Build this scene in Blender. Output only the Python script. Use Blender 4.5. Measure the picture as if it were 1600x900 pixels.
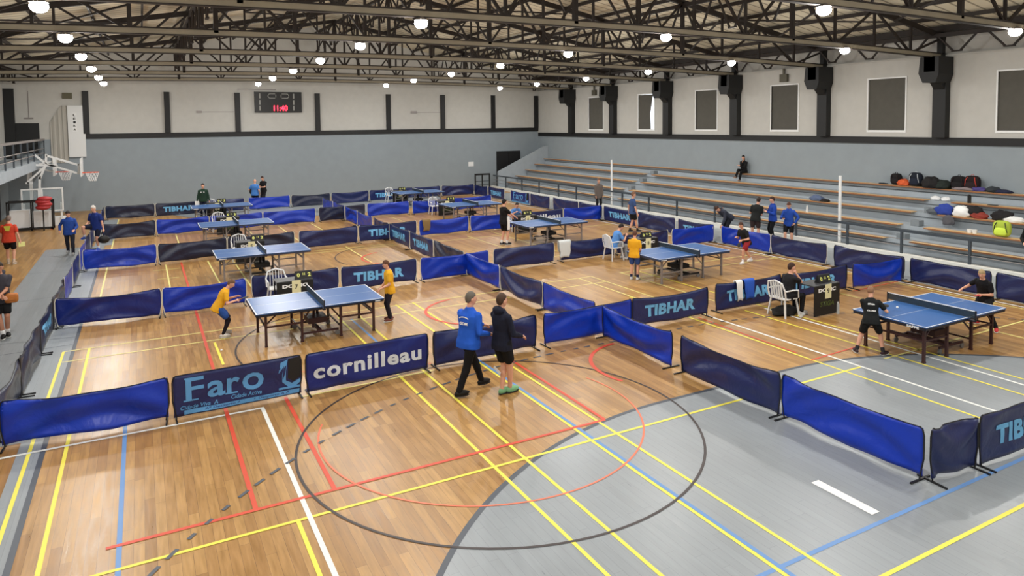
import bpy, bmesh, math, random
from mathutils import Vector, Matrix, noise
random.seed(7)
PI = math.pi
for o in list(bpy.data.objects): bpy.data.objects.remove(o, do_unlink=True)
SC = bpy.context.scene
COL = SC.collection

# ---------------------------------------------------------------- camera
EYE = 4.65
FPX, CX, CY = 1080.66, 800.0, 252.49
YAW, PIT, ROL = -0.492208638, 0.0549502410, -0.0106941202
def _rot():
    a, b, c = YAW, PIT, ROL
    Ry = Matrix(((math.cos(a), 0, math.sin(a)), (0, 1, 0), (-math.sin(a), 0, math.cos(a))))
    Rx = Matrix(((1, 0, 0), (0, math.cos(b), -math.sin(b)), (0, math.sin(b), math.cos(b))))
    Rz = Matrix(((math.cos(c), -math.sin(c), 0), (math.sin(c), math.cos(c), 0), (0, 0, 1)))
    return Rz @ Rx @ Ry
RM = _rot()
cd = bpy.data.cameras.new('camera'); cam = bpy.data.objects.new('camera', cd); COL.objects.link(cam)
cd.sensor_width = 36; cd.lens = FPX / 1600 * 36
cd.shift_x = 0; cd.shift_y = -(450 - CY) / 1600
cd.clip_end = 200; cd.clip_start = .05
def _w(r): return Vector((r[0], r[2], -r[1]))
xr, yd, zf = _w(RM[0]), _w(RM[1]), _w(RM[2])
m = Matrix.Identity(4)
for i in range(3):
    m[i][0] = xr[i]; m[i][1] = -yd[i]; m[i][2] = -zf[i]
m[0][3], m[1][3], m[2][3] = 0, 0, EYE
cam.matrix_world = m
SC.camera = cam
# survey helpers: where the sight line of a photo point meets a real plane of the hall
def ray(u, v):
    c = Vector(((u - CX) / FPX, (v - CY) / FPX, 1.0)); w = RM.transposed() @ c
    return Vector((w[0], w[2], -w[1]))
def fl(u, v, z=0.0):
    r = ray(u, v); t = (z - EYE) / r[2]
    return Vector((r[0] * t, r[1] * t, z))
def onY(u, v, Y):
    r = ray(u, v); t = Y / r[1]; return Vector((r[0] * t, Y, EYE + r[2] * t))
def onX(u, v, X):
    r = ray(u, v); t = X / r[0]; return Vector((X, r[1] * t, EYE + r[2] * t))

# ---------------------------------------------------------------- world, exposure
W = bpy.data.worlds.new('world'); SC.world = W; W.use_nodes = True
W.node_tree.nodes['Background'].inputs[0].default_value = (.75, .85, 1, 1)
W.node_tree.nodes['Background'].inputs[1].default_value = .6
SC.view_settings.view_transform = 'Standard'; SC.view_settings.look = 'None'
SC.view_settings.exposure = 0.06; SC.view_settings.gamma = 1.0
SC.view_settings.use_curve_mapping = False
LAMP_W = 118.0      # light a lamp throws downward
LAMP_UP = 92.0      # light it spills all round
LAMP_COL = (1.0, .98, .94)

# ---------------------------------------------------------------- materials
def lin(c):
    return tuple(((x / 255 / 12.92) if x / 255 <= .04045 else ((x / 255 + .055) / 1.055) ** 2.4) for x in c)
MATS = {}
def mat(name, rgb, rough=.6, metal=0, var=.0, scale=8.0, bump=0, alpha=None, emit=None, spec=.5, aniso=None):
    if name in MATS: return MATS[name]
    M = bpy.data.materials.new(name); M.use_nodes = True; nt = M.node_tree
    b = nt.nodes['Principled BSDF']
    c = lin(rgb)
    b.inputs['Base Color'].default_value = (*c, 1); b.inputs['Roughness'].default_value = rough
    b.inputs['Metallic'].default_value = metal; b.inputs['Specular IOR Level'].default_value = spec
    if var or bump:
        tc = nt.nodes.new('ShaderNodeTexCoord'); nz = nt.nodes.new('ShaderNodeTexNoise')
        nz.inputs['Scale'].default_value = scale; nz.inputs['Detail'].default_value = 4
        nt.links.new(tc.outputs['Object'], nz.inputs['Vector'])
        if var:
            cr = nt.nodes.new('ShaderNodeValToRGB')
            cr.color_ramp.elements[0].position = .3; cr.color_ramp.elements[1].position = .7
            cr.color_ramp.elements[0].color = (*[x * (1 - var) for x in c], 1)
            cr.color_ramp.elements[1].color = (*[min(1, x * (1 + var)) for x in c], 1)
            nt.links.new(nz.outputs['Fac'], cr.inputs[0]); nt.links.new(cr.outputs[0], b.inputs['Base Color'])
        if bump:
            bp = nt.nodes.new('ShaderNodeBump'); bp.inputs['Strength'].default_value = bump; bp.inputs['Distance'].default_value = .02
            nt.links.new(nz.outputs['Fac'], bp.inputs['Height']); nt.links.new(bp.outputs[0], b.inputs['Normal'])
    if alpha is not None:
        b.inputs['Alpha'].default_value = alpha
    if emit:
        b.inputs['Emission Color'].default_value = (*lin(emit[0]), 1); b.inputs['Emission Strength'].default_value = emit[1]
    MATS[name] = M; return M

def floor_material(name, painted=None):
    M = bpy.data.materials.new(name); M.use_nodes = True; nt = M.node_tree; b = nt.nodes['Principled BSDF']
    N = nt.nodes.new; L = nt.links.new
    tc = N('ShaderNodeTexCoord'); mp = N('ShaderNodeMapping'); mp.inputs['Rotation'].default_value = (0, 0, PI / 2)
    L(tc.outputs['Object'], mp.inputs['Vector'])
    br = N('ShaderNodeTexBrick'); L(mp.outputs[0], br.inputs['Vector'])
    br.inputs['Scale'].default_value = 1; br.inputs['Brick Width'].default_value = 1.6; br.inputs['Row Height'].default_value = .115
    br.inputs['Mortar Size'].default_value = .0016 if not painted else .0012; br.inputs['Mortar Smooth'].default_value = .1
    br.offset = .37; br.offset_frequency = 2; br.squash = .8; br.squash_frequency = 3
    br.inputs['Bias'].default_value = 0
    sg = N('ShaderNodeMapping'); sg.inputs['Scale'].default_value = (9, .9, 1); L(tc.outputs['Object'], sg.inputs['Vector'])
    ng = N('ShaderNodeTexNoise'); ng.inputs['Scale'].default_value = 2.2; ng.inputs['Detail'].default_value = 6; L(sg.outputs[0], ng.inputs['Vector'])
    nb = N('ShaderNodeTexNoise'); nb.inputs['Scale'].default_value = .35; nb.inputs['Detail'].default_value = 2; L(tc.outputs['Object'], nb.inputs['Vector'])
    if painted:
        c = lin(painted)
        br.inputs['Color1'].default_value = (*c, 1); br.inputs['Color2'].default_value = (*[x * .95 for x in c], 1)
        br.inputs['Mortar'].default_value = (*[x * .55 for x in c], 1)
    else:
        br.inputs['Color1'].default_value = (*lin((182, 142, 86)), 1); br.inputs['Color2'].default_value = (*lin((154, 114, 64)), 1)
        br.inputs['Mortar'].default_value = (*lin((104, 78, 52)), 1)
    mx = N('ShaderNodeMixRGB'); mx.blend_type = 'MULTIPLY'; mx.inputs[0].default_value = .55 if not painted else .15
    r1 = N('ShaderNodeValToRGB'); r1.color_ramp.elements[0].color = (.62, .6, .58, 1); r1.color_ramp.elements[1].color = (1.25, 1.25, 1.25, 1)
    r1.color_ramp.elements[0].position = .3; r1.color_ramp.elements[1].position = .72
    L(ng.outputs['Fac'], r1.inputs[0]); L(br.outputs['Color'], mx.inputs[1]); L(r1.outputs[0], mx.inputs[2])
    m2 = N('ShaderNodeMixRGB'); m2.blend_type = 'MULTIPLY'; m2.inputs[0].default_value = .35
    r2 = N('ShaderNodeValToRGB'); r2.color_ramp.elements[0].color = (.8, .78, .76, 1); r2.color_ramp.elements[1].color = (1.1, 1.1, 1.1, 1)
    r2.color_ramp.elements[0].position = .35; r2.color_ramp.elements[1].position = .65
    L(nb.outputs['Fac'], r2.inputs[0]); L(mx.outputs[0], m2.inputs[1]); L(r2.outputs[0], m2.inputs[2])
    L(m2.outputs[0], b.inputs['Base Color'])
    rr = N('ShaderNodeMapRange'); rr.inputs['To Min'].default_value = .2; rr.inputs['To Max'].default_value = .48
    L(ng.outputs['Fac'], rr.inputs['Value']); L(rr.outputs[0], b.inputs['Roughness'])
    b.inputs['Specular IOR Level'].default_value = .45
    bp = N('ShaderNodeBump'); bp.inputs['Strength'].default_value = .12; bp.inputs['Distance'].default_value = .01
    L(ng.outputs['Fac'], bp.inputs['Height']); L(bp.outputs[0], b.inputs['Normal'])
    return M

def roof_material():
    M = bpy.data.materials.new('cream_roof_sheet'); M.use_nodes = True; nt = M.node_tree; b = nt.nodes['Principled BSDF']
    N = nt.nodes.new; L = nt.links.new
    tc = N('ShaderNodeTexCoord'); wv = N('ShaderNodeTexWave'); wv.bands_direction = 'Y'; wv.inputs['Scale'].default_value = .62
    wv.inputs['Distortion'].default_value = 0
    L(tc.outputs['Object'], wv.inputs['Vector'])
    nz = N('ShaderNodeTexNoise'); nz.inputs['Scale'].default_value = .5; L(tc.outputs['Object'], nz.inputs['Vector'])
    r = N('ShaderNodeValToRGB'); r.color_ramp.elements[0].position = .0; r.color_ramp.elements[1].position = .12
    r.color_ramp.elements[0].color = (*lin((150, 142, 122)), 1); r.color_ramp.elements[1].color = (*lin((232, 224, 200)), 1)
    L(wv.outputs['Fac'], r.inputs[0])
    mx = N('ShaderNodeMixRGB'); mx.blend_type = 'MULTIPLY'; mx.inputs[0].default_value = .25
    L(r.outputs[0], mx.inputs[1]); L(nz.outputs['Fac'], mx.inputs[2]); L(mx.outputs[0], b.inputs['Base Color'])
    b.inputs['Roughness'].default_value = .8
    return M

def cloth_material(name, rgb, rough=.36):
    M = bpy.data.materials.new(name); M.use_nodes = True; nt = M.node_tree; b = nt.nodes['Principled BSDF']
    N = nt.nodes.new; L = nt.links.new; c = lin(rgb)
    tc = N('ShaderNodeTexCoord'); nz = N('ShaderNodeTexNoise'); nz.inputs['Scale'].default_value = 2.6; nz.inputs['Detail'].default_value = 4; nz.inputs['Distortion'].default_value = .8
    L(tc.outputs['Object'], nz.inputs['Vector'])
    n2 = N('ShaderNodeTexNoise'); n2.inputs['Scale'].default_value = 260; L(tc.outputs['Object'], n2.inputs['Vector'])
    b.inputs['Base Color'].default_value = (*c, 1); b.inputs['Roughness'].default_value = rough
    b.inputs['Sheen Weight'].default_value = .0; b.inputs['Sheen Roughness'].default_value = .4
    bp = N('ShaderNodeBump'); bp.inputs['Strength'].default_value = .5; bp.inputs['Distance'].default_value = .05
    L(nz.outputs['Fac'], bp.inputs['Height'])
    bq = N('ShaderNodeBump'); bq.inputs['Strength'].default_value = .08; bq.inputs['Distance'].default_value = .002
    L(n2.outputs['Fac'], bq.inputs['Height']); L(bp.outputs[0], bq.inputs['Normal']); L(bq.outputs[0], b.inputs['Normal'])
    return M

M_WOOD = floor_material('varnished_floorboards')
M_GREY = floor_material('grey_painted_boards', (143, 150, 156))
M_ROOF = roof_material()
M_BLUE = cloth_material('royal_blue_fabric', (4, 50, 172)); M_NAVY = cloth_material('navy_fabric', (24, 36, 88))
M_MID = cloth_material('deep_blue_fabric', (16, 34, 112)); M_DUSK = cloth_material('dark_slate_navy_fabric', (24, 32, 60)); M_VIOL = cloth_material('violet_blue_fabric', (44, 60, 160))
M_WALLUP = mat('cream_wall_paint', (190, 189, 184), .9, var=.03, scale=3)
M_WALLLO = mat('grey_blue_wall_paint', (143, 153, 160), .85, var=.03, scale=2)
M_BLACK = mat('black_paint', (14, 15, 17), .6)
M_STEEL = mat('dark_brown_steel', (34, 26, 22), .65, var=.15, scale=3)
M_CHORD = mat('beige_grey_steel', (144, 136, 118), .6, var=.1, scale=2)
M_CONC = mat('grey_painted_concrete', (158, 167, 175), .75, var=.06, scale=2.5)
M_CONCD = mat('dark_joint_shade', (92, 100, 106), .8)
M_BENCH = mat('pale_varnished_bench_wood', (212, 176, 128), .5, var=.08, scale=6)
M_BENCHE = mat('bench_edge_wood', (150, 100, 62), .6)
M_RAIL = mat('dark_grey_rail_paint', (62, 70, 78), .5)
M_WHITE = mat('white_paint', (232, 234, 234), .5)
M_TUBE = mat('black_steel_tube', (18, 18, 20), .45)
M_TOP = mat('blue_table_top', (56, 100, 162), .3, var=.04, scale=1.5)
M_LINE = mat('white_line_paint', (236, 238, 240), .5)
M_APR = mat('black_table_apron', (20, 22, 34), .5)
M_LEGB = mat('dark_red_brown_metal', (58, 28, 28), .5)
M_LEGG = mat('grey_metal', (138, 132, 130), .45, metal=.3)
M_NET = mat('dark_green_net', (34, 52, 62), .8, alpha=.78)
M_SKIN = mat('skin', (214, 160, 134), .6)
M_SKIND = mat('tanned_skin', (176, 124, 98), .6)
M_LETT = mat('light_blue_print', (108, 178, 226), .6)
M_FARO = mat('mid_blue_print', (88, 152, 208), .6)
M_SILV = mat('silver_print', (206, 214, 224), .5)
M_PLAST = mat('white_plastic', (228, 230, 232), .4)
M_GLASS = mat('clear_glass', (190, 205, 210), .05, alpha=.22)

# ---------------------------------------------------------------- mesh helpers
class MB:
    def __init__(s): s.v = []; s.f = []
    def add(s, vs, fs):
        n = len(s.v); s.v += [tuple(p) for p in vs]; s.f += [tuple(i + n for i in f) for f in fs]; return s
    def box(s, c, d, rz=0, M=None):
        x, y, z = (k / 2 for k in d); vs = []
        for a in (-x, x):
            for b in (-y, y):
                for e in (-z, z):
                    p = Vector((a, b, e))
                    if M: p = M @ p
                    elif rz: p = Matrix.Rotation(rz, 3, 'Z') @ p
                    vs.append(p + Vector(c))
        return s.add(vs, [(0, 1, 3, 2), (4, 6, 7, 5), (0, 4, 5, 1), (2, 3, 7, 6), (0, 2, 6, 4), (1, 5, 7, 3)])
    def b2(s, lo, hi):
        return s.box([(a + b) / 2 for a, b in zip(lo, hi)], [abs(b - a) for a, b in zip(lo, hi)])
    def bar(s, p, q, w, h=None, up=(0, 0, 1)):
        p, q = Vector(p), Vector(q); h = h or w; d = (q - p)
        if d.length < 1e-6: return s
        d.normalize(); u = Vector(up)
        if abs(d.dot(u)) > .98: u = Vector((0, 1, 0))
        r = d.cross(u).normalized(); t = r.cross(d)
        vs = [e + r * a * w / 2 + t * b * h / 2 for e in (p, q) for a, b in ((-1, -1), (1, -1), (1, 1), (-1, 1))]
        return s.add(vs, [(0, 3, 2, 1), (4, 5, 6, 7), (0, 1, 5, 4), (1, 2, 6, 5), (2, 3, 7, 6), (3, 0, 4, 7)])
    def tube(s, pts, r, n=8, r2=None):
        pts = [Vector(p) for p in pts]; vs = []; fs = []; prev = None
        for i, p in enumerate(pts):
            d = (pts[min(i + 1, len(pts) - 1)] - pts[max(i - 1, 0)]).normalized()
            if prev is None:
                u = Vector((0, 0, 1)) if abs(d.z) < .9 else Vector((1, 0, 0)); a = d.cross(u).normalized()
            else: a = (prev - d * prev.dot(d)).normalized()
            prev = a; b = d.cross(a); rr = r if r2 is None else r + (r2 - r) * i / (len(pts) - 1)
            for k in range(n):
                t = 2 * PI * k / n; vs.append(p + a * math.cos(t) * rr + b * math.sin(t) * rr)
        for i in range(len(pts) - 1):
            for k in range(n):
                k2 = (k + 1) % n; fs.append((i * n + k, i * n + k2, (i + 1) * n + k2, (i + 1) * n + k))
        fs.append(tuple(range(n - 1, -1, -1))); fs.append(tuple(range((len(pts) - 1) * n, len(pts) * n)))
        return s.add(vs, fs)
    def ell(s, c, r, n=12, m=8, M=None, fn=None):
        vs = []; fs = []
        for j in range(m + 1):
            ph = -PI / 2 + PI * j / m
            for i in range(n):
                t = 2 * PI * i / n; p = Vector((math.cos(ph) * math.cos(t), math.cos(ph) * math.sin(t), math.sin(ph)))
                if fn: p = fn(p)
                p = Vector((p[0] * r[0], p[1] * r[1], p[2] * r[2]))
                if M: p = M @ p
                vs.append(p + Vector(c))
        for j in range(m):
            for i in range(n):
                i2 = (i + 1) % n; fs.append((j * n + i, j * n + i2, (j + 1) * n + i2, (j + 1) * n + i))
        return s.add(vs, fs)
    def prism(s, poly, y0, y1, ax='Y'):
        """poly of (a,b) extruded; ax Y -> (a,y,b); X -> (x,a,b); Z -> (a,b,z)"""
        n = len(poly)
        def P(a, b, t): return {'Y': (a, t, b), 'X': (t, a, b), 'Z': (a, b, t)}[ax]
        vs = [P(a, b, y0) for a, b in poly] + [P(a, b, y1) for a, b in poly]
        fs = [tuple(range(n)), tuple(range(2 * n - 1, n - 1, -1))] + [(i, i + n, (i + 1) % n + n, (i + 1) % n) for i in range(n)]
        return s.add(vs, fs)
    def build(s, name, material, parent=None, smooth=False, loc=None, fix=True):
        me = bpy.data.meshes.new(name); me.from_pydata(s.v, [], s.f)
        if fix:
            bm = bmesh.new(); bm.from_mesh(me); bmesh.ops.remove_doubles(bm, verts=bm.verts, dist=1e-5)
            bmesh.ops.recalc_face_normals(bm, faces=bm.faces); bm.to_mesh(me); bm.free()
        if smooth: me.shade_smooth()
        me.materials.append(material)
        o = bpy.data.objects.new(name, me); COL.objects.link(o)
        if parent is not None: o.parent = parent
        if loc is not None: o.location = loc
        return o
def tag(o, label=None, cat=None, group=None, kind=None):
    if label: o['label'] = label
    if cat: o['category'] = cat
    if group: o['group'] = group
    if kind: o['kind'] = kind
    return o
def empty(name, loc, rz=0, label=None, cat=None, group=None):
    o = bpy.data.objects.new(name, None); COL.objects.link(o); o.location = loc; o.rotation_euler = (0, 0, rz); o.empty_display_size = .2
    return tag(o, label, cat, group)
def copy_tree(o, parent=None):
    c = o.copy(); COL.objects.link(c); c.parent = parent
    for ch in list(o.children): copy_tree(ch, c)
    return c
def struct(name, mb, m, parent=None, **k):
    o = mb.build(name, m, parent, **k)
    if parent is None: o['kind'] = 'structure'
    return o
ORD = ['first', 'second', 'third', 'fourth', 'fifth', 'sixth', 'seventh', 'eighth', 'ninth', 'tenth', 'eleventh', 'twelfth', 'thirteenth', 'fourteenth', 'fifteenth', 'sixteenth', 'seventeenth', 'eighteenth', 'nineteenth', 'twentieth']
def text_mesh(txt, w, h, bold=.03, shear=0, space=1.0, fn=None, thick=.002, cuts=0):
    """lettering as a mesh in the local XZ plane facing -Y, centred, scaled to w x h"""
    cu = bpy.data.curves.new('t', 'FONT'); cu.body = txt; cu.offset = bold; cu.shear = shear; cu.space_character = space
    cu.align_x = 'CENTER'; cu.resolution_u = 3
    o = bpy.data.objects.new('t', cu); COL.objects.link(o)
    dg = bpy.context.evaluated_depsgraph_get(); dg.update()
    me = bpy.data.meshes.new_from_object(o.evaluated_get(dg)); bpy.data.objects.remove(o); bpy.data.curves.remove(cu)
    bm = bmesh.new(); bm.from_mesh(me); bmesh.ops.triangulate(bm, faces=bm.faces)
    xs = [v.co.x for v in bm.verts]; ys = [v.co.y for v in bm.verts]
    x0, x1, y0, y1 = min(xs), max(xs), min(ys), max(ys)
    for v in bm.verts:
        v.co = Vector(((v.co.x - (x0 + x1) / 2) / (x1 - x0) * w, 0, (v.co.y - (y0 + y1) / 2) / (y1 - y0) * h))
    for k in range(1, cuts):
        bmesh.ops.bisect_plane(bm, geom=bm.verts[:] + bm.edges[:] + bm.faces[:], plane_co=(-w / 2 + w * k / cuts, 0, 0), plane_no=(1, 0, 0))
    if cuts:
        for k in range(1, 6): bmesh.ops.bisect_plane(bm, geom=bm.verts[:] + bm.edges[:] + bm.faces[:], plane_co=(0, 0, -h / 2 + h * k / 6), plane_no=(0, 0, 1))
    bm.normal_update()
    for f in bm.faces:
        if f.normal.y > 0: f.normal_flip()
    if fn:
        for v in bm.verts: v.co = fn(v.co)
    bm.to_mesh(me); bm.free(); return me
def mesh_obj(name, me, m, parent, loc=(0, 0, 0), rz=0):
    me.name = name; me.materials.clear(); me.materials.append(m)
    o = bpy.data.objects.new(name, me); COL.objects.link(o); o.parent = parent; o.location = loc; o.rotation_euler = (0, 0, rz); return o

# ---------------------------------------------------------------- the hall
XL, XR, YF, YB = -6.4, 26.7, -3.0, 45.56
XM = (XL + XR) / 2; ZE = 8.0; ZR = 11.0
def zroof(x): return ZR - (ZR - ZE) * abs(x - XM) / (XR - XM)
struct('floor', MB().b2((XL - .3, YF - .3, -.2), (XR + .3, YB + .3, 0)), M_WOOD)
FLOOR = bpy.data.objects['floor']
# end wall: grey blue below, cream above with gable
struct('wall_back', MB().b2((XL - .3, YB, 0), (XR + .3, YB + .3, 4.05)), M_WALLLO)
WB = bpy.data.objects['wall_back']
MB().prism([(XL - .3, 4.05), (XR + .3, 4.05), (XR + .3, ZE), (XM, ZR), (XL - .3, ZE)], YB, YB + .3).build('upper_wall', M_WALLUP, WB)
struct('wall_right', MB().b2((XR, YF, 0), (XR + .3, YB, 3.7)), M_WALLLO)
WR = bpy.data.objects['wall_right']
WY = [(38.71, 37.1), (33.47, 31.99), (28.53, 26.96), (23.41, 21.88), (18.39, 16.81), (13.46, 11.75), (8.3, 6.6)]
up = MB(); ylast = YB
for a, b in WY:
    up.b2((XR, a, 3.7), (XR + .3, ylast, 7.05)); up.b2((XR, b, 3.7), (XR + .3, a, 4.22)); up.b2((XR, b, 6.3), (XR + .3, a, 7.05)); ylast = b
up.b2((XR, YF, 3.7), (XR + .3, ylast, 7.05)); up.b2((XR + .18, YF, 7.05), (XR + .3, YB, 8.15))
up.build('upper_wall', M_WALLUP, WR)
MB().b2((XR - .04, YF, 7.0), (XR + .2, YB, 7.06)).build('ledge', M_WALLUP, WR)
struct('wall_left', MB().b2((XL - .3, YF, 0), (XL, YB, 8.1)), M_WALLUP)
MB().b2((XL, YF, 0), (XL + .02, YB, 2.6)).build('lower_wall_paint', M_WALLLO, bpy.data.objects['wall_left'])
struct('wall_front', MB().prism([(XL - .3, 0), (XR + .3, 0), (XR + .3, ZE), (XM, ZR), (XL - .3, ZE)], YF - .3, YF), M_WALLUP)
struct('ceiling', MB().prism([(XL - .3, ZE), (XM, ZR), (XR + .3, ZE), (XR + .3, ZE + .12), (XM, ZR + .12), (XL - .3, ZE + .12)], YF - .3, YB + .3), M_ROOF)
# dark beams and pillars
struct('trim_1', MB().b2((-2.8, YB - .08, 4.05), (XR, YB, 4.33)), M_BLACK)
struct('trim_2', MB().b2((XR - .08, YF, 3.68), (XR, 45.4, 3.95)), M_BLACK)
def pillar(name, mb, label, grp):
    o = mb.build(name, M_BLACK); tag(o, label, 'pillar', grp); return o
bx = [-6.2, -2.65, 1.43, 5.31, 10.15, 14.9, 18.88, 22.86, 26.5]
for i, x in enumerate(bx):
    z0, z1 = (4.33, 6.72) if i else (2.8, 6.8); w = .3 if i else .55
    mb = MB().b2((x - w / 2, YB - .16, z0 if i else z0), (x + w / 2, YB - .001, z1))
    pillar('wall_pillar', mb, 'black pillar on the cream end wall, %s from the left' % ORD[i], 'black pillars on the end wall')
for i, y in enumerate([40.66, 35.85, 30.68, 25.56, 20.41, 15.34, 10.2, 5.1]):
    mb = MB().b2((XR - .3, y - .24, 3.95), (XR - .001, y + .24, 6.2))
    mb.prism([(y - .34, 6.95), (y + .34, 6.95), (y + .40, 6.35), (y + .24, 6.0), (y - .24, 6.0), (y - .34, 6.3)], XR - .95, XR - .001, 'X')
    mb.prism([(XR - .95, 6.95), (XR - .02, 6.95), (XR - .02, 5.75), (XR - .3, 5.75), (XR - .95, 6.4)], y - .2, y + .2, 'Y')
    mb.b2((XR - .32, y - .1, 6.9), (XR - .12, y + .1, 7.9))
    o = pillar('corbel_pillar', mb, 'black corbelled pillar on the bleacher side wall, %s from the far end' % ORD[i], 'corbelled pillars along the right wall')
# windows with roller blinds
M_BLIND = mat('dark_grey_blind', (84, 82, 76), .85, var=.05, scale=5); M_DAY = mat('daylit_pane', (240, 246, 250), .3, emit=((235, 242, 250), 2.0))
for i, (a, b) in enumerate(WY):
    f = MB()
    f.b2((XR - .03, b - .05, 4.13), (XR + .05, a + .05, 4.22)); f.b2((XR - .03, b - .05, 6.3), (XR + .05, a + .05, 6.35))
    f.b2((XR - .03, b - .05, 4.22), (XR + .05, b, 6.3)); f.b2((XR - .03, a, 4.22), (XR + .05, a + .05, 6.3))
    w = struct('window_%d' % (i + 1), f, M_WHITE)
    MB().b2((XR + .2, b, 4.22), (XR + .22, a, 6.3)).build('pane', M_DAY, w)
    if i == 1:
        MB().prism([(b + .38, 4.22), (a, 4.22), (a, 6.28), (b + .18, 6.28), (b + .42, 5.2)], XR + .04, XR + .055, 'X').build('blind', M_BLIND, w)
    else: MB().b2((XR + .04, b, 4.22), (XR + .055, a, 6.3)).build('blind', M_BLIND, w)
# double door at the far right, small alcove, notice
d = MB().b2((23.12, YB - .05, 0), (25.12, YB - .001, 2.62)); dr = struct('door_1', d, M_BLACK)
MB().b2((24.1, YB - .06, .02), (24.12, YB - .045, 2.58)).build('leaf_joint', mat('joint_black', (8, 8, 9), .8), dr)
MB().tube([(23.95, YB - .09, 1.05), (24.0, YB - .09, 1.05)], .02).build('door_handle', M_LEGG, dr)
struct('door_2', MB().b2((-5.98, YB - .05, 3.3), (-4.86, YB - .001, 4.95)), M_BLACK)
o = MB().box((21.05, YB - .01, 1.75), (.42, .02, .32)).build('notice', M_WHITE); tag(o, 'small white notice on the grey end wall left of the black double door', 'sign')
o = MB().box((3.15, YB - .03, 5.55), (.3, .05, .12)).b2((3.3, YB - .02, 5.53), (5.1, YB - .005, 5.56)).build('wall_box', M_LEGG); tag(o, 'small grey electrical box with pipe on the end wall, left of the scoreboard', 'electrical box')
o = MB().box((16.75, YB - .03, 5.5), (.45, .05, .16)).b2((17, YB - .02, 5.48), (18.7, YB - .005, 5.51)).build('wall_box', M_LEGG); tag(o, 'small grey electrical box with pipe on the end wall, right of the scoreboard', 'electrical box')
o = MB().box((-5.3, YB - .03, 5.22), (.4, .05, .08)).b2((-5.32, YB - .02, 5.25), (-5.29, YB - .005, 6.7)).build('wall_box', M_LEGG); tag(o, 'small grey fitting with vertical conduit above the upper left doorway', 'electrical box')
o = MB().box((-3.5, YB - .06, 6.45), (.45, .1, .33)).build('wall_vent', mat('olive_grey', (96, 92, 74), .8)); tag(o, 'olive grey vent box high on the end wall near the left pillar', 'vent')
for i, (u, v) in enumerate([(1225, 122), (928.5, 145)]):
    p = onX(u, v, XR - .08); mb = MB().box(p, (.14, .42, .36)); mb.box(p + Vector((-.02, 0, .3)), (.05, .1, .3))
    o = mb.build('floodlight', mat('olive_metal', (84, 80, 66), .6)); tag(o, 'small grey floodlight above the %s window of the right wall' % ['large', 'farthest'][i], 'floodlight')
# ---- kerb, terrace steps, benches
def seg(y0, y1): return (y0, y1)
struct('trim_3', MB().b2((22.05, 3, 0), (22.3, 44.6, .2)), mat('white_kerb_paint', (226, 226, 220), .6))
ST = [(23.25, .45), (24.05, .86), (24.85, 1.26), (25.65, 1.65), (26.38, 2.02)]   # front X of each riser and its top
mb = MB()
mb.b2((22.3, 3, 0), (XR - .004, 44, .04))
for i, (x, z) in enumerate(ST):
    mb.b2((x, 3, .04 if i == 0 else ST[i - 1][1] - .03), (XR - .004, 44, z))
terr = mb.build('stepped_terrace', M_CONC); tag(terr, 'grey painted concrete steps of the spectator terrace along the right wall', 'terrace')
gm = MB()
for i, (x, z) in enumerate(ST): gm.b2((x - .012, 3, z - .17), (x - .0, 44, z - .135))
gm.build('step_joint_shade', M_CONCD, terr)  # dark strip paints the riser joint and the shadow under its overhang
BX = [23.0, 23.8, 24.6, 25.4, 26.2]; BW = .36
segs = [(2.9 + .4, 14.25), (15.2, 30.68), (31.4, 43.9)]
mb_k = 0
for i, x in enumerate(BX):
    sg = segs if i < 4 else [(3.3, 43.9)]
    z = ST[i][1]
    for j, (a, b) in enumerate(sg):
        r = empty('bench_seat', (x + BW / 2, (a + b) / 2, z + .001))
        MB().b2((-BW / 2, a - (a + b) / 2, 0), (BW / 2, b - (a + b) / 2, .03)).build('plank', M_BENCH, r)
        MB().b2((-BW / 2 - .012, a - (a + b) / 2, -.012), (-BW / 2 - .001, b - (a + b) / 2, .029)).build('front_edge', M_BENCHE, r)
        where = ['nearest the camera', 'between the two aisles', 'beyond the far aisle'][j] if i < 4 else 'running the full length'
        tag(r, 'pale wooden bench plank on the %s terrace step from the floor, %s' % (ORD[i], where), 'bench', 'bench planks on the spectator terrace')
# aisle step blocks
for k, (i, ya) in enumerate([(1, 14.75), (0, 14.75), (2, 14.75), (1, 31.0), (2, 31.0), (3, 31.0)]):
    x, z = ST[i]; zz = ST[i][1]
    o = MB().box((x + .2, ya, zz + .105), (.3, .3, .2)).build('step_block', mat('grey_block', (126, 134, 140), .8))
    tag(o, 'grey block step in the %s aisle of the terrace, on the %s step up' % (['near', 'far'][ya > 20], ORD[i]), 'step', 'block steps in the terrace aisles')
# parapet at the far end of the terrace
o = MB().prism([(22.5, 0), (26.68, 0), (26.68, 2.95), (26.35, 2.95), (22.5, 1.22)], 44.02, 44.2, 'Y').build('terrace_parapet', M_CONC)
tag(o, 'sloping grey parapet wall closing the far end of the spectator terrace', 'parapet')
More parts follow.
